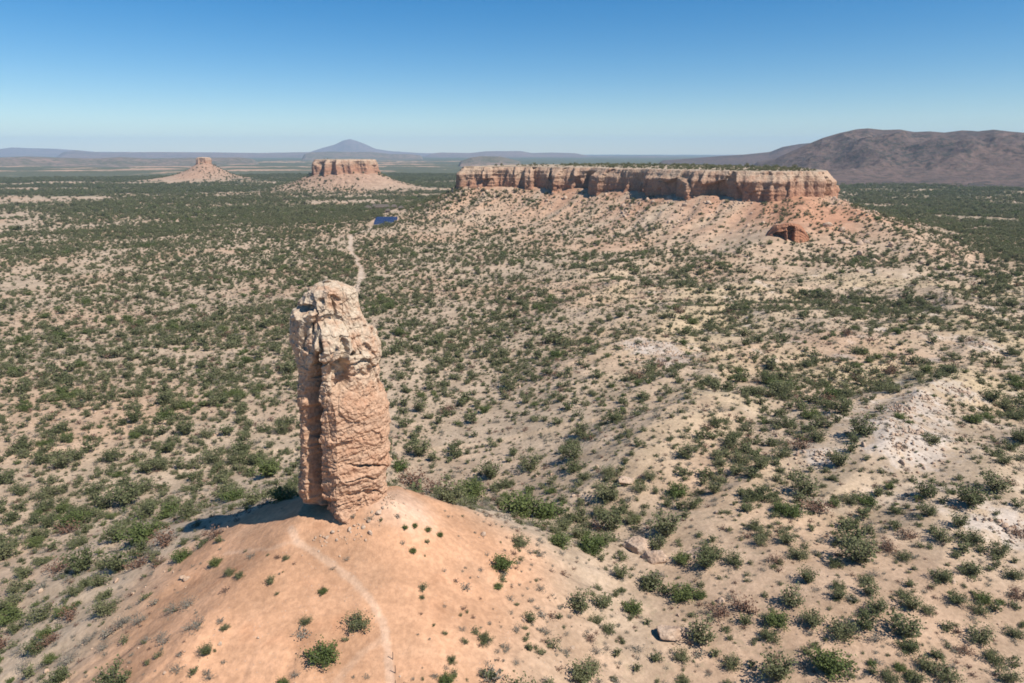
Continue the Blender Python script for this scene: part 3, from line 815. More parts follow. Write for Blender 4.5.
SPEC = {  # kind: (material, variants)
    "olive": (F_OLIVE, [(1, 13, 1500, .058, 1.05, 1.15, .6), (2, 10, 1200, .058, .85, 1.3, .3), (3, 16, 1800, .055, 1.2, 1.0, .8), (4, 12, 1000, .058, 1.1, 1.1, .5), (5, 9, 900, .06, .8, 1.35, .2)]),
    "green": (F_GREEN, [(11, 15, 2100, .058, 1.15, 1.1, .7), (12, 13, 1800, .06, 1.0, 1.2, .5), (13, 17, 2300, .055, 1.2, 1.0, .8)]),
    "grey": (F_GREY, [(21, 18, 260, .06, 1.15, .8, .4), (22, 14, 200, .06, 1.0, .9, .2), (23, 20, 320, .055, 1.25, .75, .6)]),
    "rust": (F_RUST, [(31, 16, 420, .07, 1.2, .85, .6), (32, 14, 340, .07, 1.1, .95, .4)]),
}
PARTS, WHOLE = {}, {}
for kind, (fm, vs) in SPEC.items():
    PARTS[kind], WHOLE[kind] = [], []
    for v in vs:
        Q, QF, SV, SF = shrub_arrays(*v, stem_r=0.026 if kind in ("grey", "rust") else 0.024)
        PARTS[kind].append((mesh_np("foliage", Q, QF, fm, False), mesh_np("stems", SV, SF, BARK, True)))
        # lighter version for the mass of far shrubs
        v2 = (v[0], v[1], max(110, int(v[2] * .22)), v[3] * 1.95) + v[4:]
        Q, QF, SV, SF = shrub_arrays(*v2, stem_r=0.022, segs=3)
        me = mesh_np("shrub_source", np.concatenate([Q, SV]), np.concatenate([QF, SF + len(Q)]), [fm, BARK], False, midx=np.r_[np.zeros(len(QF)), np.ones(len(SF))])
        WHOLE[kind].append(bpy.data.objects.new("shrub_source", me))

# ---- where they grow: (x, y, half width, kind, fixed label or None)
SPOTS = []
FIXED = [  # pixel x, y of the foot, width in pixels, kind, label
    (323, 660, 33, "green", "big bright green bush low on the mound left of the footpath"),
    (359, 628, 26, "olive", "round dark olive bush beside the bend of the footpath on the mound"),
    (306, 624, 13, "olive", "small two-toned bush on the mound above the bright green bush"),
    (503, 568, 23, "green", "round green bush at the right edge of the mound, alone on bare soil"),
    (413, 552, 9, "green", "tiny green bush alone below the lit foot of the rock pillar"),
    (498, 588, 11, "green", "small green bush just below the round green bush right on the mound"),
    (323, 593, 10, "green", "small green bush on the mound halfway between pillar and dark olive bush"),
    (271, 583, 10, "olive", "small olive bush on the bare left flank of the mound, alone"),
    (230, 574, 14, "olive", "left one of two touching olive bushes on the mound's left shoulder"),
    (240, 577, 11, "olive", "right one of two touching olive bushes on the mound's left shoulder"),
    (216, 565, 13, "green", "green bush on the mound's left crest beside grey twigs"),
    (333, 569, 8, "grey", "small grey bush beside the upper footpath near the pillar"),
    (347, 560, 9, "grey", "grey twiggy bush right of the upper footpath, nearest the pillar's front corner"),
    (278, 558, 8, "rust", "small reddish bush on the mound left of the footpath's top"),
    (286, 559, 8, "olive", "small olive bush touching the reddish one left of the footpath's top"),
    (251, 557, 13, "grey", "grey bush at the mound's left crest near the pillar's shadow"),
    (405, 529, 7, "green", "first of four small green bushes in a line right of the pillar's foot"),
    (415, 527, 7, "green", "second of four small green bushes lined up right of the pillar"),
    (428, 531, 8, "green", "third of four small green bushes in a line right of the pillar's foot"),
    (440, 536, 8, "green", "last of four small green bushes in a line right of the pillar's foot"),
    (422, 598, 7, "olive", "tiny olive bush on bare orange soil between footpath and mound's right edge"),
    (485, 641, 18, "olive", "grey-green bush low on the mound's right flank, upper of its group"),
    (462, 630, 11, "grey", "thin grey bush on the mound left of the grey-green bush"),
    (497, 652, 10, "grey", "grey twigs just below the grey-green bush on the right flank"),
    (508, 649, 10, "grey", "pale grey tuft right of the grey-green bush on the right flank"),
    (452, 662, 12, "olive", "small olive bush low on the mound between posts and right flank"),
    (447, 683, 17, "green", "dark green bush at the photo's bottom edge right of the trail posts"),
    (282, 686, 14, "green", "green bush cut by the bottom edge left of the footpath"),
    (295, 676, 13, "grey", "grey bush low on the mound left of the bright green bush"),
    (225, 629, 10, "olive", "small olive bush on the open left slope of the mound"),
    (207, 652, 13, "grey", "grey-green tuft on the open left slope near the bottom"),
    (210, 679, 13, "grey", "grey bush on the left slope of the mound at the bottom edge"),
    (530, 622, 13, "olive", "olive bush beside pale tufts on the mound's right slope"),
    (517, 631, 15, "grey", "left one of two wide grey tufts on the mound's right slope"),
    (546, 634, 16, "grey", "right one of two wide grey tufts on the mound's right slope"),
    (540, 590, 14, "grey", "grey tuft on the pale slope right of the round green bush"),
]
Z7 = ((110,235,60,'g'),(195,362,45,'g'),(170,290,40,'o'),(85,358,50,'o'),(135,355,45,'o'),(300,335,60,'g'),(230,310,50,'o'),(355,245,60,'o'),(410,262,45,'o'),(340,332,30,'g'),(378,370,60,'r'),(432,360,60,'r'),
(500,388,55,'g'),(485,420,45,'o'),(575,390,50,'o'),(640,412,70,'o'),(612,485,85,'g'),(690,398,50,'o'),(715,365,45,'o'),(770,332,35,'o'),(785,357,45,'o'),(820,366,35,'o'),(500,505,75,'o'),(405,478,45,'o'),(340,425,60,'o'),(300,465,40,'o'),
(90,510,60,'o'),(120,450,35,'y'),(770,415,70,'o'),(780,445,50,'o'),(740,508,45,'o'),(815,482,50,'o'),(860,508,60,'o'),(930,425,60,'o'),(960,468,50,'o'),(1000,292,40,'o'),(930,366,40,'o'),(880,345,40,'o'),(850,298,50,'o'),
(660,222,75,'o'),(735,232,45,'r'),(565,300,40,'o'),(530,347,50,'o'),(545,250,45,'o'),(455,188,35,'o'),(520,218,40,'o'),(625,266,40,'o'),(630,314,35,'o'),(690,302,35,'o'),(705,286,35,'y'),(770,252,35,'o'),(848,212,50,'o'),(885,184,40,'o'),
(690,134,45,'g'),(655,132,40,'o'),(425,48,50,'o'),(380,55,35,'o'),(70,42,50,'o'),(95,82,40,'o'),(210,107,40,'o'),(290,117,50,'g'),(140,126,60,'o'),(265,202,70,'o'),(250,230,40,'o'),(150,190,60,'o'),(60,175,40,'o'),(10,164,40,'g'),
(780,205,50,'r'),(910,140,70,'o'),(960,110,60,'o'),(205,445,35,'y'),(300,260,40,'g'),(350,270,50,'o'),(990,510,50,'o'),(900,450,40,'r'),(1010,200,45,'r'),(555,480,40,'y'),(710,425,45,'y'))
KK = {'g': 'green', 'o': 'olive', 'r': 'rust', 'y': 'grey'}
for x, y, w, k in Z7: FIXED.append((540 + x * .4727, 440 + y * .4727, w * .47, KK[k], None))
Z5 = ((80,368,45,'o'),(110,360,20,'o'),(175,386,35,'o'),(285,402,40,'g'),(395,372,40,'g'),(430,380,40,'o'),(240,442,60,'g'),(200,440,55,'o'),(280,447,50,'r'),(308,472,36,'g'),(365,434,40,'r'),(118,428,40,'r'),(100,492,50,'r'),(140,494,55,'o'),(38,500,30,'o'),
(180,562,50,'o'),(70,574,50,'o'),(15,578,50,'g'),(120,572,36,'r'),(62,628,44,'o'),(85,614,40,'r'),(100,680,45,'o'),(190,690,55,'o'),(4,622,34,'r'),(205,586,36,'y'),(235,580,36,'y'),(295,560,40,'y'),(318,552,36,'y'),(335,588,36,'y'),(150,610,34,'y'),(350,634,24,'o'),
(240,465,40,'o'),(268,482,30,'r'),(35,362,30,'o'),(160,360,40,'o'),(310,335,25,'o'),(270,312,30,'o'),(360,308,45,'o'),(455,332,45,'g'),(480,372,50,'g'),(215,380,60,'o'),(250,402,40,'o'),(300,660,30,'y'),(275,605,30,'y'),(250,610,24,'y'),(175,625,28,'y'),(40,660,30,'y'),(440,300,30,'o'),(350,265,30,'o'),(70,310,36,'o'),(130,305,30,'o'),(20,410,36,'o'),(60,450,30,'g'))
for x, y, w, k in Z5: FIXED.append((x * .5906, 280 + y * .5906, w * .59, KK[k], None))
for x, y, w, k in ((590, 552, 26, 'g'), (436, 492, 30, 'r'), (470, 497, 34, 'g'), (415, 487, 34, 'r'), (520, 515, 40, 'g'), (545, 516, 36, 'g'), (560, 545, 24, 'g'), (450, 503, 30, 'o'), (490, 478, 24, 'o'), (530, 470, 26, 'o'),
                   (400, 470, 20, 'g'), (420, 455, 24, 'o'), (575, 470, 24, 'o'), (610, 500, 22, 'o'), (580, 520, 24, 'o'), (520, 545, 20, 'o'), (600, 530, 22, 'r'), (190, 516, 26, 'o')):
    FIXED.append((x, y, w, KK[k], None))
fX, fY, fZ = ground_at([f[0] for f in FIXED], [f[1] for f in FIXED])
_, _, fD = project(fX, fY, fZ)
FIX = [(fX[i], fY[i], fZ[i], FIXED[i][2] * fD[i] / FPX / 2, FIXED[i][3], FIXED[i][4]) for i in range(len(FIXED))]
fxy = np.array([(f[0], f[1]) for f in FIX]); frad = np.array([f[3] for f in FIX])

def scatter():
    out = []
    # rings: (r0, r1, cell size m)
    for r0, r1, cell in ((48, 180, 2.1), (180, 420, 2.2), (420, 1000, 3.2), (1000, 1700, 5.6), (1700, 3200, 9.0)):
        xs = np.arange(-r1 * 0.80, r1 * 0.80, cell); yy = np.arange(20, r1, cell)
        X, Y = np.meshgrid(xs, yy); X = X.ravel(); Y = Y.ravel()
        X = X + RNG.uniform(-.5, .5, X.shape) * cell; Y = Y + RNG.uniform(-.5, .5, Y.shape) * cell
        r = np.hypot(X, Y)
        k = (r >= r0) & (r < r1) & (np.abs(X) < 0.80 * Y + 30)
        X, Y = X[k], Y[k]
        d = veg_density(X, Y)
        k = RNG.uniform(0, 1, X.shape) < d * 1.05
        X, Y, d = X[k], Y[k], d[k]
        size = np.exp(RNG.normal(-0.04, 0.5, X.shape)) * (0.92 if r0 < 100 else 0.98 if r0 < 400 else 1.08 * cell / 3.2) * (0.78 + 0.4 * d)
        size = np.clip(size, 0.35, 3.0 if r0 < 1000 else 5.0)
        out.append(np.stack([X, Y, size], 1))
    return np.concatenate(out)
PTS = scatter()
sx, sy, ss = PTS.T
# keep off cliffs, road and the lodge; leave room round the placed shrubs
d1 = np.full(sx.shape, 1e4); k = (sy > 550) & (sy < 1150) & (np.abs(sx) < 500); d1[k] = sdist(sx[k], sy[k], MESA1)
keep = d1 > 6
for P in (MESA2, BUTTE): dq = np.hypot(sx - np.mean(P, 0)[0], sy - np.mean(P, 0)[1]); keep &= (dq > 20) & (RNG.uniform(0, 1, dq.shape) < np.clip(dq / 200, .7, 1)); ss = np.where(dq < 230, ss * .72, ss)
bgx, bgy, _ = ground_at([637, 657, 697, 672, 662, 684, 624, 434], [550, 560, 557, 640, 636, 642, 485, 493])
tpp = np.clip(((sx - PIL[0]) * -.85 + (sy - PIL[1]) * .53), 0, 34); keep &= (np.hypot(sx - PIL[0] + .85 * tpp, sy - PIL[1] - .53 * tpp) > 5.5) | (tpp > 33) | (RNG.uniform(0, 1, sx.shape) < .25)
keep &= (np.hypot(sx[:, None] - bgx, sy[:, None] - bgy) - ss[:, None] * .9).min(1) > 1.6
lgx, lgy, _ = ground_at([368, 375, 380, 386, 394, 401, 388, 377, 385, 393], [211, 210, 210, 210, 210.5, 211, 214, 222, 222, 221])
keep &= np.hypot(sx[:, None] - lgx, (sy[:, None] - lgy) * .5).min(1) > 8
nearm = np.hypot(sx, sy) < 400
idx = np.where(nearm)[0]
for i0 in range(0, len(idx), 4000):
    ii = idx[i0:i0 + 4000]
    dd = np.hypot(sx[ii][:, None] - fxy[None, :, 0], sy[ii][:, None] - fxy[None, :, 1])
    keep[ii] &= (dd > (frad[None] * 0.95 + ss[ii][:, None] * 0.8)).all(1)
sx, sy, ss = sx[keep], sy[keep], ss[keep]
sz = height(sx, sy)
kn = fbm2(sx / 30, sy / 30, 3, 131) + RNG.normal(0, .22, sx.shape)
u_ = RNG.uniform(0, 1, sx.shape)
mound_r = np.hypot(sx - PIL[0], sy - PIL[1])
kinds = np.where(kn > 0.42, "green", "olive").astype(object)
rr_ = np.hypot(sx, sy)
kinds[(u_ < 0.17) & (rr_ < 500)] = "grey"
kinds[(u_ > 0.955 - 0.05 * (fbm2(sx / 60, sy / 60, 2, 133) > 0.15)) & (rr_ < 600)] = "rust"
kinds[(mound_r < 36) & (u_ < 0.55)] = "grey"
ss = np.where(kinds == "grey", ss * 0.62, ss)
ss = np.where(mound_r < 34, ss * 0.6, ss)

ALL = [(x, y, z, s, k, lab, True) for x, y, z, s, k, lab in FIX] + [(a, b, c, d, e, None, False) for a, b, c, d, e in zip(sx, sy, sz, ss, kinds)]
AX = np.array([a[0] for a in ALL]); AY = np.array([a[1] for a in ALL]); AZ = np.array([a[2] for a in ALL]); AS = np.array([a[3] for a in ALL])
QX, QY, QD = project(AX, AY, AZ)
wpx = 2 * AS * FPX / QD
inside = (QX > -4) & (QX < 1028) & (QY < 735) & (QD > 10)
hidden = (QX > 296) & (QX < 386) & (QY > 300) & (QY < 515) & (AY > 90)
chk = np.where(inside & (wpx > 9))[0]                    # hidden behind the mound?
for tt in np.linspace(0.5, 0.985, 40):
    hx, hy = AX[chk] * tt, AY[chk] * tt
    hz = HC + (AZ[chk] + AS[chk] * 0.8 - HC) * tt
    hidden[chk] |= hz < height(hx, hy)
rank = np.where(inside & ~hidden, wpx, 0)
FIXN = len(FIX)
IND = {}
CAP = {"green": 120, "olive": 250, "grey": 110, "rust": 45}
KARR = np.array([a[4] for a in ALL], dtype=object)
indiv = np.zeros(len(ALL), bool)
for kd, cap in CAP.items():
    c = np.where((KARR == kd) & (rank > 0))[0]
    c = c[np.argsort(-(rank[c] + 1000 * (c < FIXN)))][:cap]
    indiv[c] = True

LAND = [("the rock pillar", 345, 512), ("the pillar's shadow", 235, 520), ("the lower trail post", 396, 668), ("the bright green mound bush", 323, 648), ("the mound's right edge", 520, 565),
        ("the pale pair of flat boulders", 650, 550), ("the long low ledge boulder", 672, 628), ("the lone tan boulder", 624, 478), ("the white rock outcrop", 912, 428), ("the chalky patch on the hill", 668, 350),
        ("the bottom right corner", 1015, 675), ("the bottom left corner", 8, 675), ("the middle of the right border", 1015, 520), ("the middle of the left border", 8, 520), ("the orange mound's left foot", 120, 600),
        ("the big bush near the bottom border", 826, 660), ("the dark thicket at right", 855, 545), ("the gully below the right hills", 745, 470), ("the pale slope at lower right", 940, 610), ("the left plain's open sand", 60, 440)]
NUMW = ["nearest", "second nearest", "third nearest", "fourth nearest", "fifth nearest", "sixth nearest", "seventh nearest", "eighth nearest", "ninth nearest", "tenth nearest", "eleventh nearest", "twelfth nearest"]
LOOK = {"green": "leafy green shrub", "olive": "dull olive shrub", "grey": "grey twiggy shrub", "rust": "red-brown dry shrub"}
NAME = {"green": "green_shrub", "olive": "olive_shrub", "grey": "grey_shrub", "rust": "dry_shrub"}
GROUP = {"green": "bright green shrubs on the slopes", "olive": "olive shrubs on the slopes", "grey": "grey twiggy shrubs on the slopes", "rust": "red-brown dry shrubs on the slopes"}
CATG = {"green": "green shrub", "olive": "olive shrub", "grey": "grey shrub", "rust": "dry shrub"}
buckets = {}
for i in np.where(indiv)[0]:
    d = [math.hypot(QX[i] - l[1], (QY[i] - l[2]) * 1.3) for l in LAND]
    j = int(np.argmin(d)); dx, dy = QX[i] - LAND[j][1], QY[i] - LAND[j][2]
    hz = "right" if dx > 0 else "left"; vt = "below" if dy > 0 else "above"
    if abs(dx) > 2.2 * abs(dy): w = "right of" if dx > 0 else "left of"
    elif abs(dy) > 2.2 * abs(dx): w = vt
    else: w = vt + " and " + hz + " of"
    buckets.setdefault((j, w, KARR[i]), []).append((d[j], i))
LABEL = {}
for (j, w, kd), lst in buckets.items():
    for n_, (_, i) in enumerate(sorted(lst)):
        LABEL[i] = (f"{NUMW[n_]} {LOOK[kd]} {w} {LAND[j][0]}" if n_ < len(NUMW) else f"{LOOK[kd]} {n_ + 1} places out {w} {LAND[j][0]}")
protos = {}
for i in np.where(indiv)[0]:
    x, y, z, s, kd, lab, fx_ = ALL[i]
    v = int(RNG.integers(len(PARTS[kd])))
    o = bpy.data.objects.new(NAME[kd], None); COL.objects.link(o)
    o.location = (x, y, z - 0.04 * s); o.rotation_euler = (0, 0, RNG.uniform(0, 6.28))
    o.scale = (s, s, s * RNG.uniform(.85, 1.1)); o.empty_display_size = 0.3
    tagit(o, lab or LABEL[i], CATG[kd], GROUP[kd])
    for nm, me in zip(("foliage", "stems"), PARTS[kd][v]):
        link(nm, me, o)

def scatter_object(name, P, Sc, sources, label, seed, tilt=0.0):
    """one object of kind stuff that carries all the copies"""
    n = len(P)
    me = bpy.data.meshes.new(name); me.vertices.add(n); me.vertices.foreach_set("co", np.asarray(P, np.float32).ravel())
    g = np.random.default_rng(seed)
    a = me.attributes.new("scl", 'FLOAT_VECTOR', 'POINT'); a.data.foreach_set("vector", (np.asarray(Sc)[:, None] * np.stack([np.ones(n), np.ones(n), g.uniform(.8, 1.1, n)], 1)).astype(np.float32).ravel())
    a = me.attributes.new("rot", 'FLOAT_VECTOR', 'POINT'); a.data.foreach_set("vector", np.stack([g.normal(0, tilt + 1e-6, n), g.normal(0, tilt + 1e-6, n), g.uniform(0, 6.283, n)], 1).astype(np.float32).ravel())
    o = link(name, me)
    ng = bpy.data.node_groups.new(name, 'GeometryNodeTree')
    ng.interface.new_socket("Geometry", in_out='INPUT', socket_type='NodeSocketGeometry'); ng.interface.new_socket("Geometry", in_out='OUTPUT', socket_type='NodeSocketGeometry')
    N = ng.nodes; K = ng.links
    gi, go = N.new("NodeGroupInput"), N.new("NodeGroupOutput")
    ip = N.new("GeometryNodeInstanceOnPoints"); jn = N.new("GeometryNodeJoinGeometry")
    for so in sources:
        oi = N.new("GeometryNodeObjectInfo"); oi.inputs["Object"].default_value = so; oi.inputs["As Instance"].default_value = False
        gi2 = N.new("GeometryNodeGeometryToInstance"); K.new(oi.outputs["Geometry"], gi2.inputs[0]); K.new(gi2.outputs[0], jn.inputs[0])
    K.new(gi.outputs[0], ip.inputs["Points"]); K.new(jn.outputs[0], ip.inputs["Instance"]); ip.inputs["Pick Instance"].default_value = True
    rv = N.new("FunctionNodeRandomValue"); rv.data_type = 'INT'
    ints = [s_ for s_ in rv.inputs if s_.type == 'INT' and s_.name in ("Min", "Max")]
    ints[0].default_value = 0; ints[1].default_value = len(sources) - 1
    K.new([s_ for s_ in rv.outputs if s_.type == 'INT'][0], ip.inputs["Instance Index"])
    for nm, sk in (("scl", "Scale"), ("rot", "Rotation")):
        na = N.new("GeometryNodeInputNamedAttribute"); na.data_type = 'FLOAT_VECTOR'; na.inputs["Name"].default_value = nm
        K.new([s_ for s_ in na.outputs if s_.type == 'VECTOR'][0], ip.inputs[sk])
    K.new(ip.outputs[0], go.inputs[0])
    md = o.modifiers.new("scatter", 'NODES'); md.node_group = ng
    return tagit(o, label, kind="stuff")

rest = ~indiv
for kd, nm, lab in (("olive", "olive_scrub", "olive scrub thickly dotting the plain and talus slopes"), ("green", "green_scrub", "brighter green scrub scattered over the plain"),
                    ("grey", "grey_scrub", "small grey dry tufts scattered between the shrubs"), ("rust", "dry_scrub", "red-brown dry scrub scattered over the plain")):
    k = rest & (KARR == kd)
    P = np.stack([AX[k], AY[k], AZ[k] - 0.05 * AS[k]], 1)
    Sc = AS[k]
    if kd == "olive":                              # the mesa tops are overgrown too
        n = 5200
        ex = []
        for Pm, n, zt in ((MESA1, 2600, 74.6), (MESA2, 160, 74.8)):
            b = np.array(Pm); qx = RNG.uniform(b[:, 0].min(), b[:, 0].max(), n * 2); qy = RNG.uniform(b[:, 1].min(), b[:, 1].max(), n * 2)
            q = sdist(qx, qy, Pm) < -14
            q &= sdist(qx, qy, Pm) < -26 + 12 * sst(40, 200, qx)
            den = fbm2(qx / 60, qy / 60, 3, 141) - 0.05 + 0.7 * sst(40, 160, qx) > RNG.uniform(-.2, .6, qx.shape)
            q &= den
            ex.append(np.stack([qx[q], qy[q], np.full(q.sum(), zt)], 1))
        ex = np.concatenate(ex)
        P = np.concatenate([P, ex]); Sc = np.concatenate([Sc, np.exp(RNG.normal(0.15, .35, len(ex)))])
    scatter_object(nm, P, Sc, WHOLE[kd], lab, 900 + len(nm))
# small tufts of dry grass and twigs, everywhere near
n = 70000
qr = np.sqrt(RNG.uniform(50 ** 2, 480 ** 2, n)); qa = RNG.uniform(-.72, .72, n)
qx, qy = qr * np.sin(qa), qr * np.cos(qa)
mr = np.hypot((qx - PIL[0]), np.where(qy > PIL[1], (qy - PIL[1]) * 1.4, (qy - PIL[1]) * .8))
k = RNG.uniform(0, 1, n) < np.clip(0.25 + 0.7 * fbm2(qx / 14, qy / 14, 3, 151) + 0.3, 0, 1) * (0.12 + 0.9 * sst(15, 28, mr))
for P in (TRAIL, TRAIL2): k &= poly_dist(qx, qy, P, False)[0] > 1.0
qx, qy = qx[k], qy[k]
scatter_object("dry_tufts", np.stack([qx, qy, height(qx, qy) - .02], 1), np.exp(RNG.normal(-1.0, .45, len(qx))), WHOLE["grey"] + [WHOLE["olive"][3], WHOLE["rust"][0]], "low dry tufts and seedlings on the bare soil", 77)

# ------------------------------------------------------------------ stones and boulders
def rock_mesh(name, seed, sub=4, mat=MAT_BOULDER, cut=0.42, rough=0.16):
    import bmesh
    g = np.random.default_rng(seed)
    bm = bmesh.new(); bmesh.ops.create_icosphere(bm, subdivisions=sub, radius=1.0)
    v = np.array([q.co[:] for q in bm.verts]); f = np.array([[w.index for w in q.verts] for q in bm.faces]); bm.free()
    for _ in range(9):                              # planes that clip the ball into a block
        nrm = g.normal(0, 1, 3); nrm /= np.linalg.norm(nrm); dd = g.uniform(cut, .9)
        t = v @ nrm; v = v - np.maximum(t - dd, 0)[:, None] * nrm * 0.92
    q = v * 1.0
    nn = v / np.linalg.norm(v, axis=1)[:, None]
    v = v + nn * (rough * fbm3(q[:, 0] * 2.2 + seed, q[:, 1] * 2.2, q[:, 2] * 2.2, 4, seed)[:, None])
    return mesh_np(name, v, f, mat, True)
BOULD = [  # foot pixel, width px, height/width, depth/width, label
    (637, 552, 30, .42, .7, "flat pale boulder slab, left one of the pair amid shrubs"),
    (657, 561, 25, .42, .7, "brownish flat boulder touching the right of the pale slab"),
    (697, 559, 22, .45, .7, "pale boulder standing alone right of the flat pair"),
    (672, 639, 36, .36, .6, "long low ledge boulder on the orange slope"),
    (624, 485, 20, .55, .8, "lone tan boulder on the flat behind the mound"),
    (434, 493, 7, 1.0, .9, "small pale boulder among red-brown shrubs right of the pillar"),
    (828, 227, 9, .6, .7, "pale fallen block on the talus right below the cliff nose"),
    (843, 232, 8, .7, .7, "upright pale block on the talus beside the cliff nose"),
    (846, 244, 10, .55, .7, "tilted pale block on the talus, lowest of the three larger ones"),
    (867, 243, 9, .5, .7, "pale block on the talus furthest right from the red outcrop"),
    (891, 247, 7, .8, .8, "dark grey block on the ridge line right of the talus"),
    (876, 262, 8, .5, .8, "flat pale block low on the right talus ridge"),
    (598, 262, 12, .3, .8, "pale slab in the middle of the long talus slope"),
]
bx, by, bz = ground_at([b[0] for b in BOULD], [b[1] for b in BOULD])
_, _, bd = project(bx, by, bz)
for i, (px, py, w, hr_, dr, lab) in enumerate(BOULD):
    hw_ = w * bd[i] / FPX / 2
    o = link("boulder", rock_mesh("boulder", 600 + i, 5, MAT_BOULDER, .35))
    o.location = (bx[i], by[i] + hw_ * dr * .5, bz[i] + hw_ * hr_ * .35)
    o.scale = (hw_ * 1.12, hw_ * dr * 1.1, hw_ * hr_ * 1.5)
    o.rotation_euler = (RNG.uniform(-.15, .15), RNG.uniform(-.12, .12), RNG.uniform(-.3, .3))
    tagit(o, lab, "boulder", "boulders lying on the slopes")
STONES = [bpy.data.objects.new("stone_source", rock_mesh("stone_source", 700 + i, 2, MAT_BOULDER, .35)) for i in range(4)]
n = 16000
qr = np.sqrt(RNG.uniform(50 ** 2, 300 ** 2, n)); qa = RNG.uniform(-.72, .72, n)
qx, qy = qr * np.sin(qa), qr * np.cos(qa)
cl_ = fbm2(qx / 12, qy / 12, 3, 161)
k = RNG.uniform(0, 1, n) < np.clip(0.12 + 1.0 * cl_, 0.02, 1)
mr = np.hypot(qx - PIL[0], qy - PIL[1])
k &= (mr > 20) | (RNG.uniform(0, 1, n) < .2)
for P in (TRAIL, TRAIL2): k &= poly_dist(qx, qy, P, False)[0] > .9
qx, qy = qx[k], qy[k]; qs = np.clip(np.exp(RNG.normal(-2.0, .6, len(qx))), .05, .8)
sxs, sys_, sss = [qx], [qy], [qs]
for x, y, w in PALE_W:                                # broken pale rock on the outcrops
    m_ = int(120 * min(w, 14) / 10); r_ = w * np.abs(RNG.normal(0, .5, m_)); a_ = RNG.uniform(0, 6.28, m_)
    sxs.append(x + r_ * np.cos(a_)); sys_.append(y + r_ * np.sin(a_)); sss.append(np.clip(np.exp(RNG.normal(-1.35, .5, m_)), .08, .9))
ra_ = RNG.uniform(-1.9, 1.2, 170); rd_ = RNG.uniform(.85, 1.0, 170) + np.abs(RNG.normal(0, .2, 170))   # debris round the pillar's foot
sxs.append(PIL[0] + 1 + 7.0 * rd_ * np.cos(ra_)); sys_.append(PIL[1] + 6.2 * rd_ * np.sin(ra_)); sss.append(np.clip(np.exp(RNG.normal(-2.1, .6, 170)), .06, .5))
m_ = 2600                                             # rubble on the talus of the long mesa
qx = RNG.uniform(-160, 480, m_ * 8); qy = RNG.uniform(420, 960, m_ * 8)
dq = sdist(qx, qy, MESA1); k = (dq > 2) & (np.hypot((qx - 256) / 36, (qy - 608) / 48) > 1.1) & (RNG.uniform(0, 1, dq.shape) < np.exp(-dq / 50.0) * .8)
sxs.append(qx[k]); sys_.append(qy[k]); sss.append(np.clip(np.exp(RNG.normal(-.2, .6, k.sum())), .2, 3.2))
qx, qy, qs = map(np.concatenate, (sxs, sys_, sss))
scatter_object("loose_stones", np.stack([qx, qy, height(qx, qy) + qs * .2], 1), qs, STONES, "loose stones and rubble strewn over the slopes", 88, .5)

# ------------------------------------------------------------------ red rock outcrop with two dark alcoves under the cliff nose
def build_outcrop():
    ox, oy, oz = ground_at([791], [243]); ox, oy, oz = ox[0], oy[0], oz[0]
    W, H_ = 34.0, 17.0
    u = np.linspace(-1, 1, 240); t = np.linspace(0, 1, 150)
    U, T = np.meshgrid(u, t)
    prof = np.interp(U, [-1, -.75, -.55, -.3, -.05, .2, .45, .7, 1], [.30, .70, .90, .93, 1.0, .98, .92, .72, .3])
    X = U * W / 2; Z = T * H_ * prof
    Y = 0.28 * Z + 8.0 * np.abs(U) ** 2.5
    depth = np.zeros_like(U)
    for cx, w, z0, z1, dp in ((-.42, .26, .1, .66, 6.5), (0.06, .15, .02, .86, 7.5)):
        q = np.maximum(np.abs(U - cx + .05 * fbm2(U * 6, T * 5, 2, 5)) / w, np.abs(T - (z0 + z1) / 2 + .05 * fbm2(U * 6 + 9, T * 5, 2, 6)) / ((z1 - z0) / 2))
        depth += dp * sst(1.08, .8, q)
    Y = Y + depth + 1.3 * fbm2(U * 5, T * 4, 4, 7, .6) + 0.8 * vn3(U * 2, T * 9, T * 0, 8)
    X = X + .6 * fbm2(U * 6 + 3, T * 6, 3, 9)
    rows = [np.stack([X, Y, Z - 1.0], -1)]
    for k in (1, 2, 3, 4, 5, 6, 7):                                # the back sinks into the slope
        rows.append(np.stack([X[-1:] * (1 - .05 * k), Y[-1:] + 4.0 * k, Z[-1:] - 1.0 - .1 * k * k + .4 * fbm2(U[-1:] * 5, k + T[-1:], 2, 10)], -1))
    G = np.concatenate(rows, 0)
    o = link("rock_outcrop", mesh_np("rock_outcrop", G.reshape(-1, 3), grid_faces(G.shape[0], G.shape[1]), MAT_RED))
    o.location = (ox, oy + 2.5, oz - 1.5); o.rotation_euler = (0, 0, -0.12)
    tagit(o, "red rock outcrop with two dark alcoves below the mesa's cliff nose", "rock outcrop")
build_outcrop()

# ------------------------------------------------------------------ the lodge in the distance: solar panels and low buildings
def flat_material(name, col, rough=0.6, spec=0.3, bumpy=0.0):
    m = NT(name); p = m.pos(); m.b.inputs["Specular IOR Level"].default_value = spec
    c = m.mix(m.noise(p, 1.2, 4), tuple(x * .85 for x in col), tuple(x * 1.15 for x in col))
    return m.done(c, m.bump(m.noise(p, 3, 4), .4, .1) if bumpy else None, rough)
M_PANEL = flat_material("solar_glass", (0.020, 0.040, 0.100), 0.25, 0.5)
M_ALU = flat_material("aluminium_frame", (0.55, 0.56, 0.58), 0.4)
M_THATCH = flat_material("thatch", (0.13, 0.105, 0.085), 0.95, .1, 1)
M_WALL = flat_material("plaster_wall", (0.42, 0.30, 0.22), 0.9, .1)
M_POST = flat_material("weathered_wood", (0.10, 0.072, 0.055), 0.9, .1, 1)
M_DARK = flat_material("window_dark", (0.03, 0.03, 0.035), 0.3)
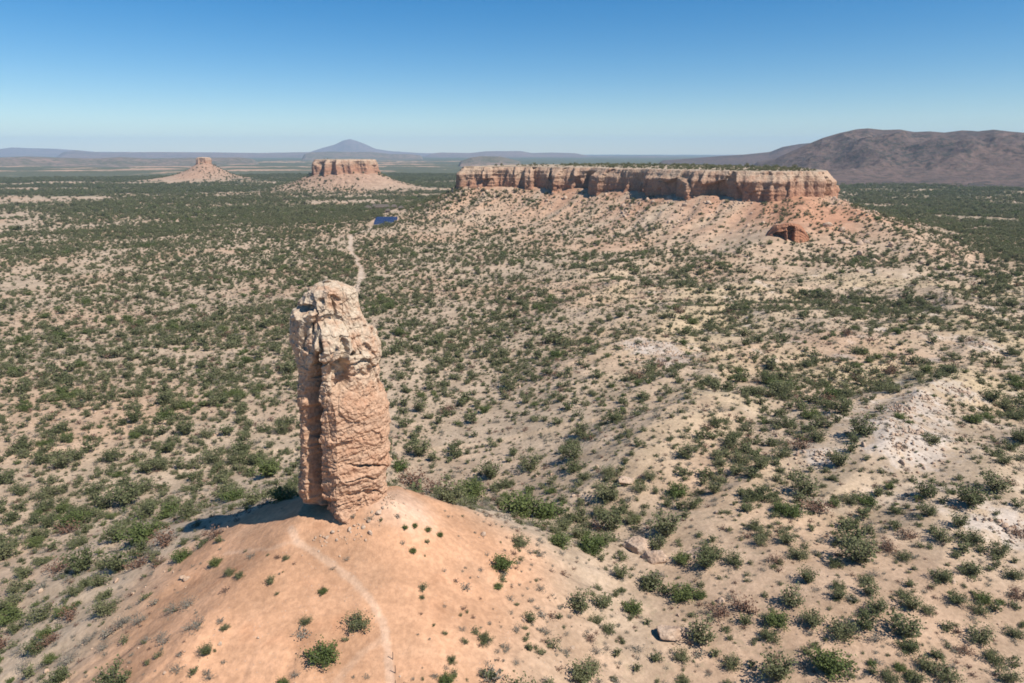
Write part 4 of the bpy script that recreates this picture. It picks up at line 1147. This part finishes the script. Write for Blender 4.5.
def box(V_, F_, c, s, rx=0.0):
    b = len(V_); cs, sn = math.cos(rx), math.sin(rx)
    for k in range(8):
        x, y, z = [s[a] / 2 * (1 if (k >> a) & 1 else -1) for a in range(3)]
        y, z = y * cs - z * sn, y * sn + z * cs
        V_.append((c[0] + x, c[1] + y, c[2] + z))
    F_ += [tuple(b + i for i in q) for q in ((0, 2, 3, 1), (4, 5, 7, 6), (0, 1, 5, 4), (2, 6, 7, 3), (0, 4, 6, 2), (1, 3, 7, 5))]
def bmesh_boxes(name, boxes, mat, parent):
    V_, F_ = [], []
    for b in boxes: box(V_, F_, *b)
    return link(name, mesh_np(name, V_, np.array(F_), mat, False), parent)
rows_px = [(377, 397, 219.2), (376, 397, 221.0), (375, 394, 222.8), (375, 391, 224.6)]
for i, (xa, xb, y) in enumerate(rows_px):
    (ax, bx2), (ay, by2), (az, bz2) = ground_at([xa, xb], [y, y])
    Wd = bx2 - ax; cx, cy = (ax + bx2) / 2, (ay + by2) / 2; cz = float(height(np.array([cx]), np.array([cy]))[0])
    o = bpy.data.objects.new("solar_array", None); COL.objects.link(o); o.location = (cx, cy, cz)
    tagit(o, ["blue solar panel row furthest back, beside the distant lodge", "blue solar panel row, second from the back by the lodge", "blue solar panel row, second from the front by the lodge", "blue solar panel row at the front, nearest the dirt road"][i], "solar panels", "solar panel rows by the lodge")
    ncell = 12; cw = Wd / ncell; tl = R(32)
    bmesh_boxes("panel", [((-Wd / 2 + (j + .5) * cw, (0.5 - kx) * -2.15 * math.cos(tl) * 1, 2.0 - (0.5 - kx) * 2.15 * math.sin(tl)), (cw * .96, 2.08, .05), tl) for j in range(ncell) for kx in (0, 1)], M_PANEL, o)
    bmesh_boxes("frame", [((0, yy, 1.9 + yy * math.tan(tl)), (Wd, .12, .1), tl) for yy in (-1.2, 1.2)], M_ALU, o)
    for j in range(5):
        bmesh_boxes("leg", [((-Wd / 2 + (j + .5) * Wd / 5, -1.1, .55), (.14, .14, 1.3)), ((-Wd / 2 + (j + .5) * Wd / 5, 1.1, 1.2), (.14, .14, 2.7))], M_ALU, o)
LODGE = [(368, 209.6, 7, 1, "low thatched lodge building furthest left, below the middle mesa"), (375, 207.8, 6, 1, "small thatched hut left of the long lodge roof"), (383, 208.6, 15, 0, "long dark thatched lodge hall behind the solar panels"),
         (394, 208.4, 6, 1, "thatched hut just right of the long lodge roof"), (401, 209.6, 5, 1, "thatched hut furthest right in the distant lodge"), (388, 212.5, 5, 1, "thatched hut between lodge hall and solar panels")]
lx, ly, lz = ground_at([l[0] for l in LODGE], [l[1] for l in LODGE]); _, _, ld = project(lx, ly, lz)
for i, (px, py, w, hut, lab) in enumerate(LODGE):
    Wd = w * ld[i] / FPX; Dp = Wd * (.8 if hut else .38); Hw = 2.6
    o = bpy.data.objects.new("lodge_building", None); COL.objects.link(o); o.location = (lx[i], ly[i], lz[i] - .2)
    tagit(o, lab, "lodge building", "buildings of the distant lodge")
    bmesh_boxes("wall", [((0, 0, Hw / 2), (Wd * .9, Dp * .85, Hw))], M_WALL, o)
    e, rh = .5, Dp * .5
    v = [(-Wd / 2 - e, -Dp / 2 - e, Hw - .2), (Wd / 2 + e, -Dp / 2 - e, Hw - .2), (Wd / 2 + e, Dp / 2 + e, Hw - .2), (-Wd / 2 - e, Dp / 2 + e, Hw - .2), (-Wd / 2 + Dp * .4, 0, Hw + rh), (Wd / 2 - Dp * .4, 0, Hw + rh)]
    me = bpy.data.meshes.new("roof"); me.from_pydata(v, [], [(0, 1, 5, 4), (1, 2, 5), (2, 3, 4, 5), (3, 0, 4), (3, 2, 1, 0)]); me.materials.append(M_THATCH); link("roof", me, o)
    bmesh_boxes("door", [((-.1 * Wd, -Dp * .425 - .03, 1.05), (1.0, .06, 2.1))], M_DARK, o)
    for xx in (-.3, .25): bmesh_boxes("window", [((xx * Wd, -Dp * .425 - .03, 1.5), (1.3, .06, 1.0))], M_DARK, o)

# ------------------------------------------------------------------ wooden posts beside the footpath
PX = [(392.8, 659.5), (395.2, 673.2), (395.4, 688)]
px_, py_, pz_ = ground_at([p[0] for p in PX], [p[1] for p in PX])
for i, lab in enumerate(("thin wooden post by the footpath, furthest up the mound", "thin wooden post by the footpath, middle of three", "thin wooden post at the bottom edge, nearest of three")):
    V_, F_ = [], []
    n_ = 10; hs = [(-.2, .045), (.3, .045), (.7, .04), (1.02, .04), (1.05, .025)]
    for k, (zz, rad) in enumerate(hs):
        for j in range(n_):
            a = 6.2832 * j / n_; V_.append((rad * math.cos(a) + .012 * math.sin(3 * zz + i) + zz * .04, rad * math.sin(a), zz))
    Fq = grid_faces(len(hs), n_, True); top = np.array([[len(V_) - n_ + j for j in range(n_)]])
    o = link("trail_post", mesh_np("trail_post", V_, [Fq, top], M_POST)); o.location = (px_[i], py_[i], pz_[i])
    tagit(o, lab, "post", "wooden posts beside the footpath")
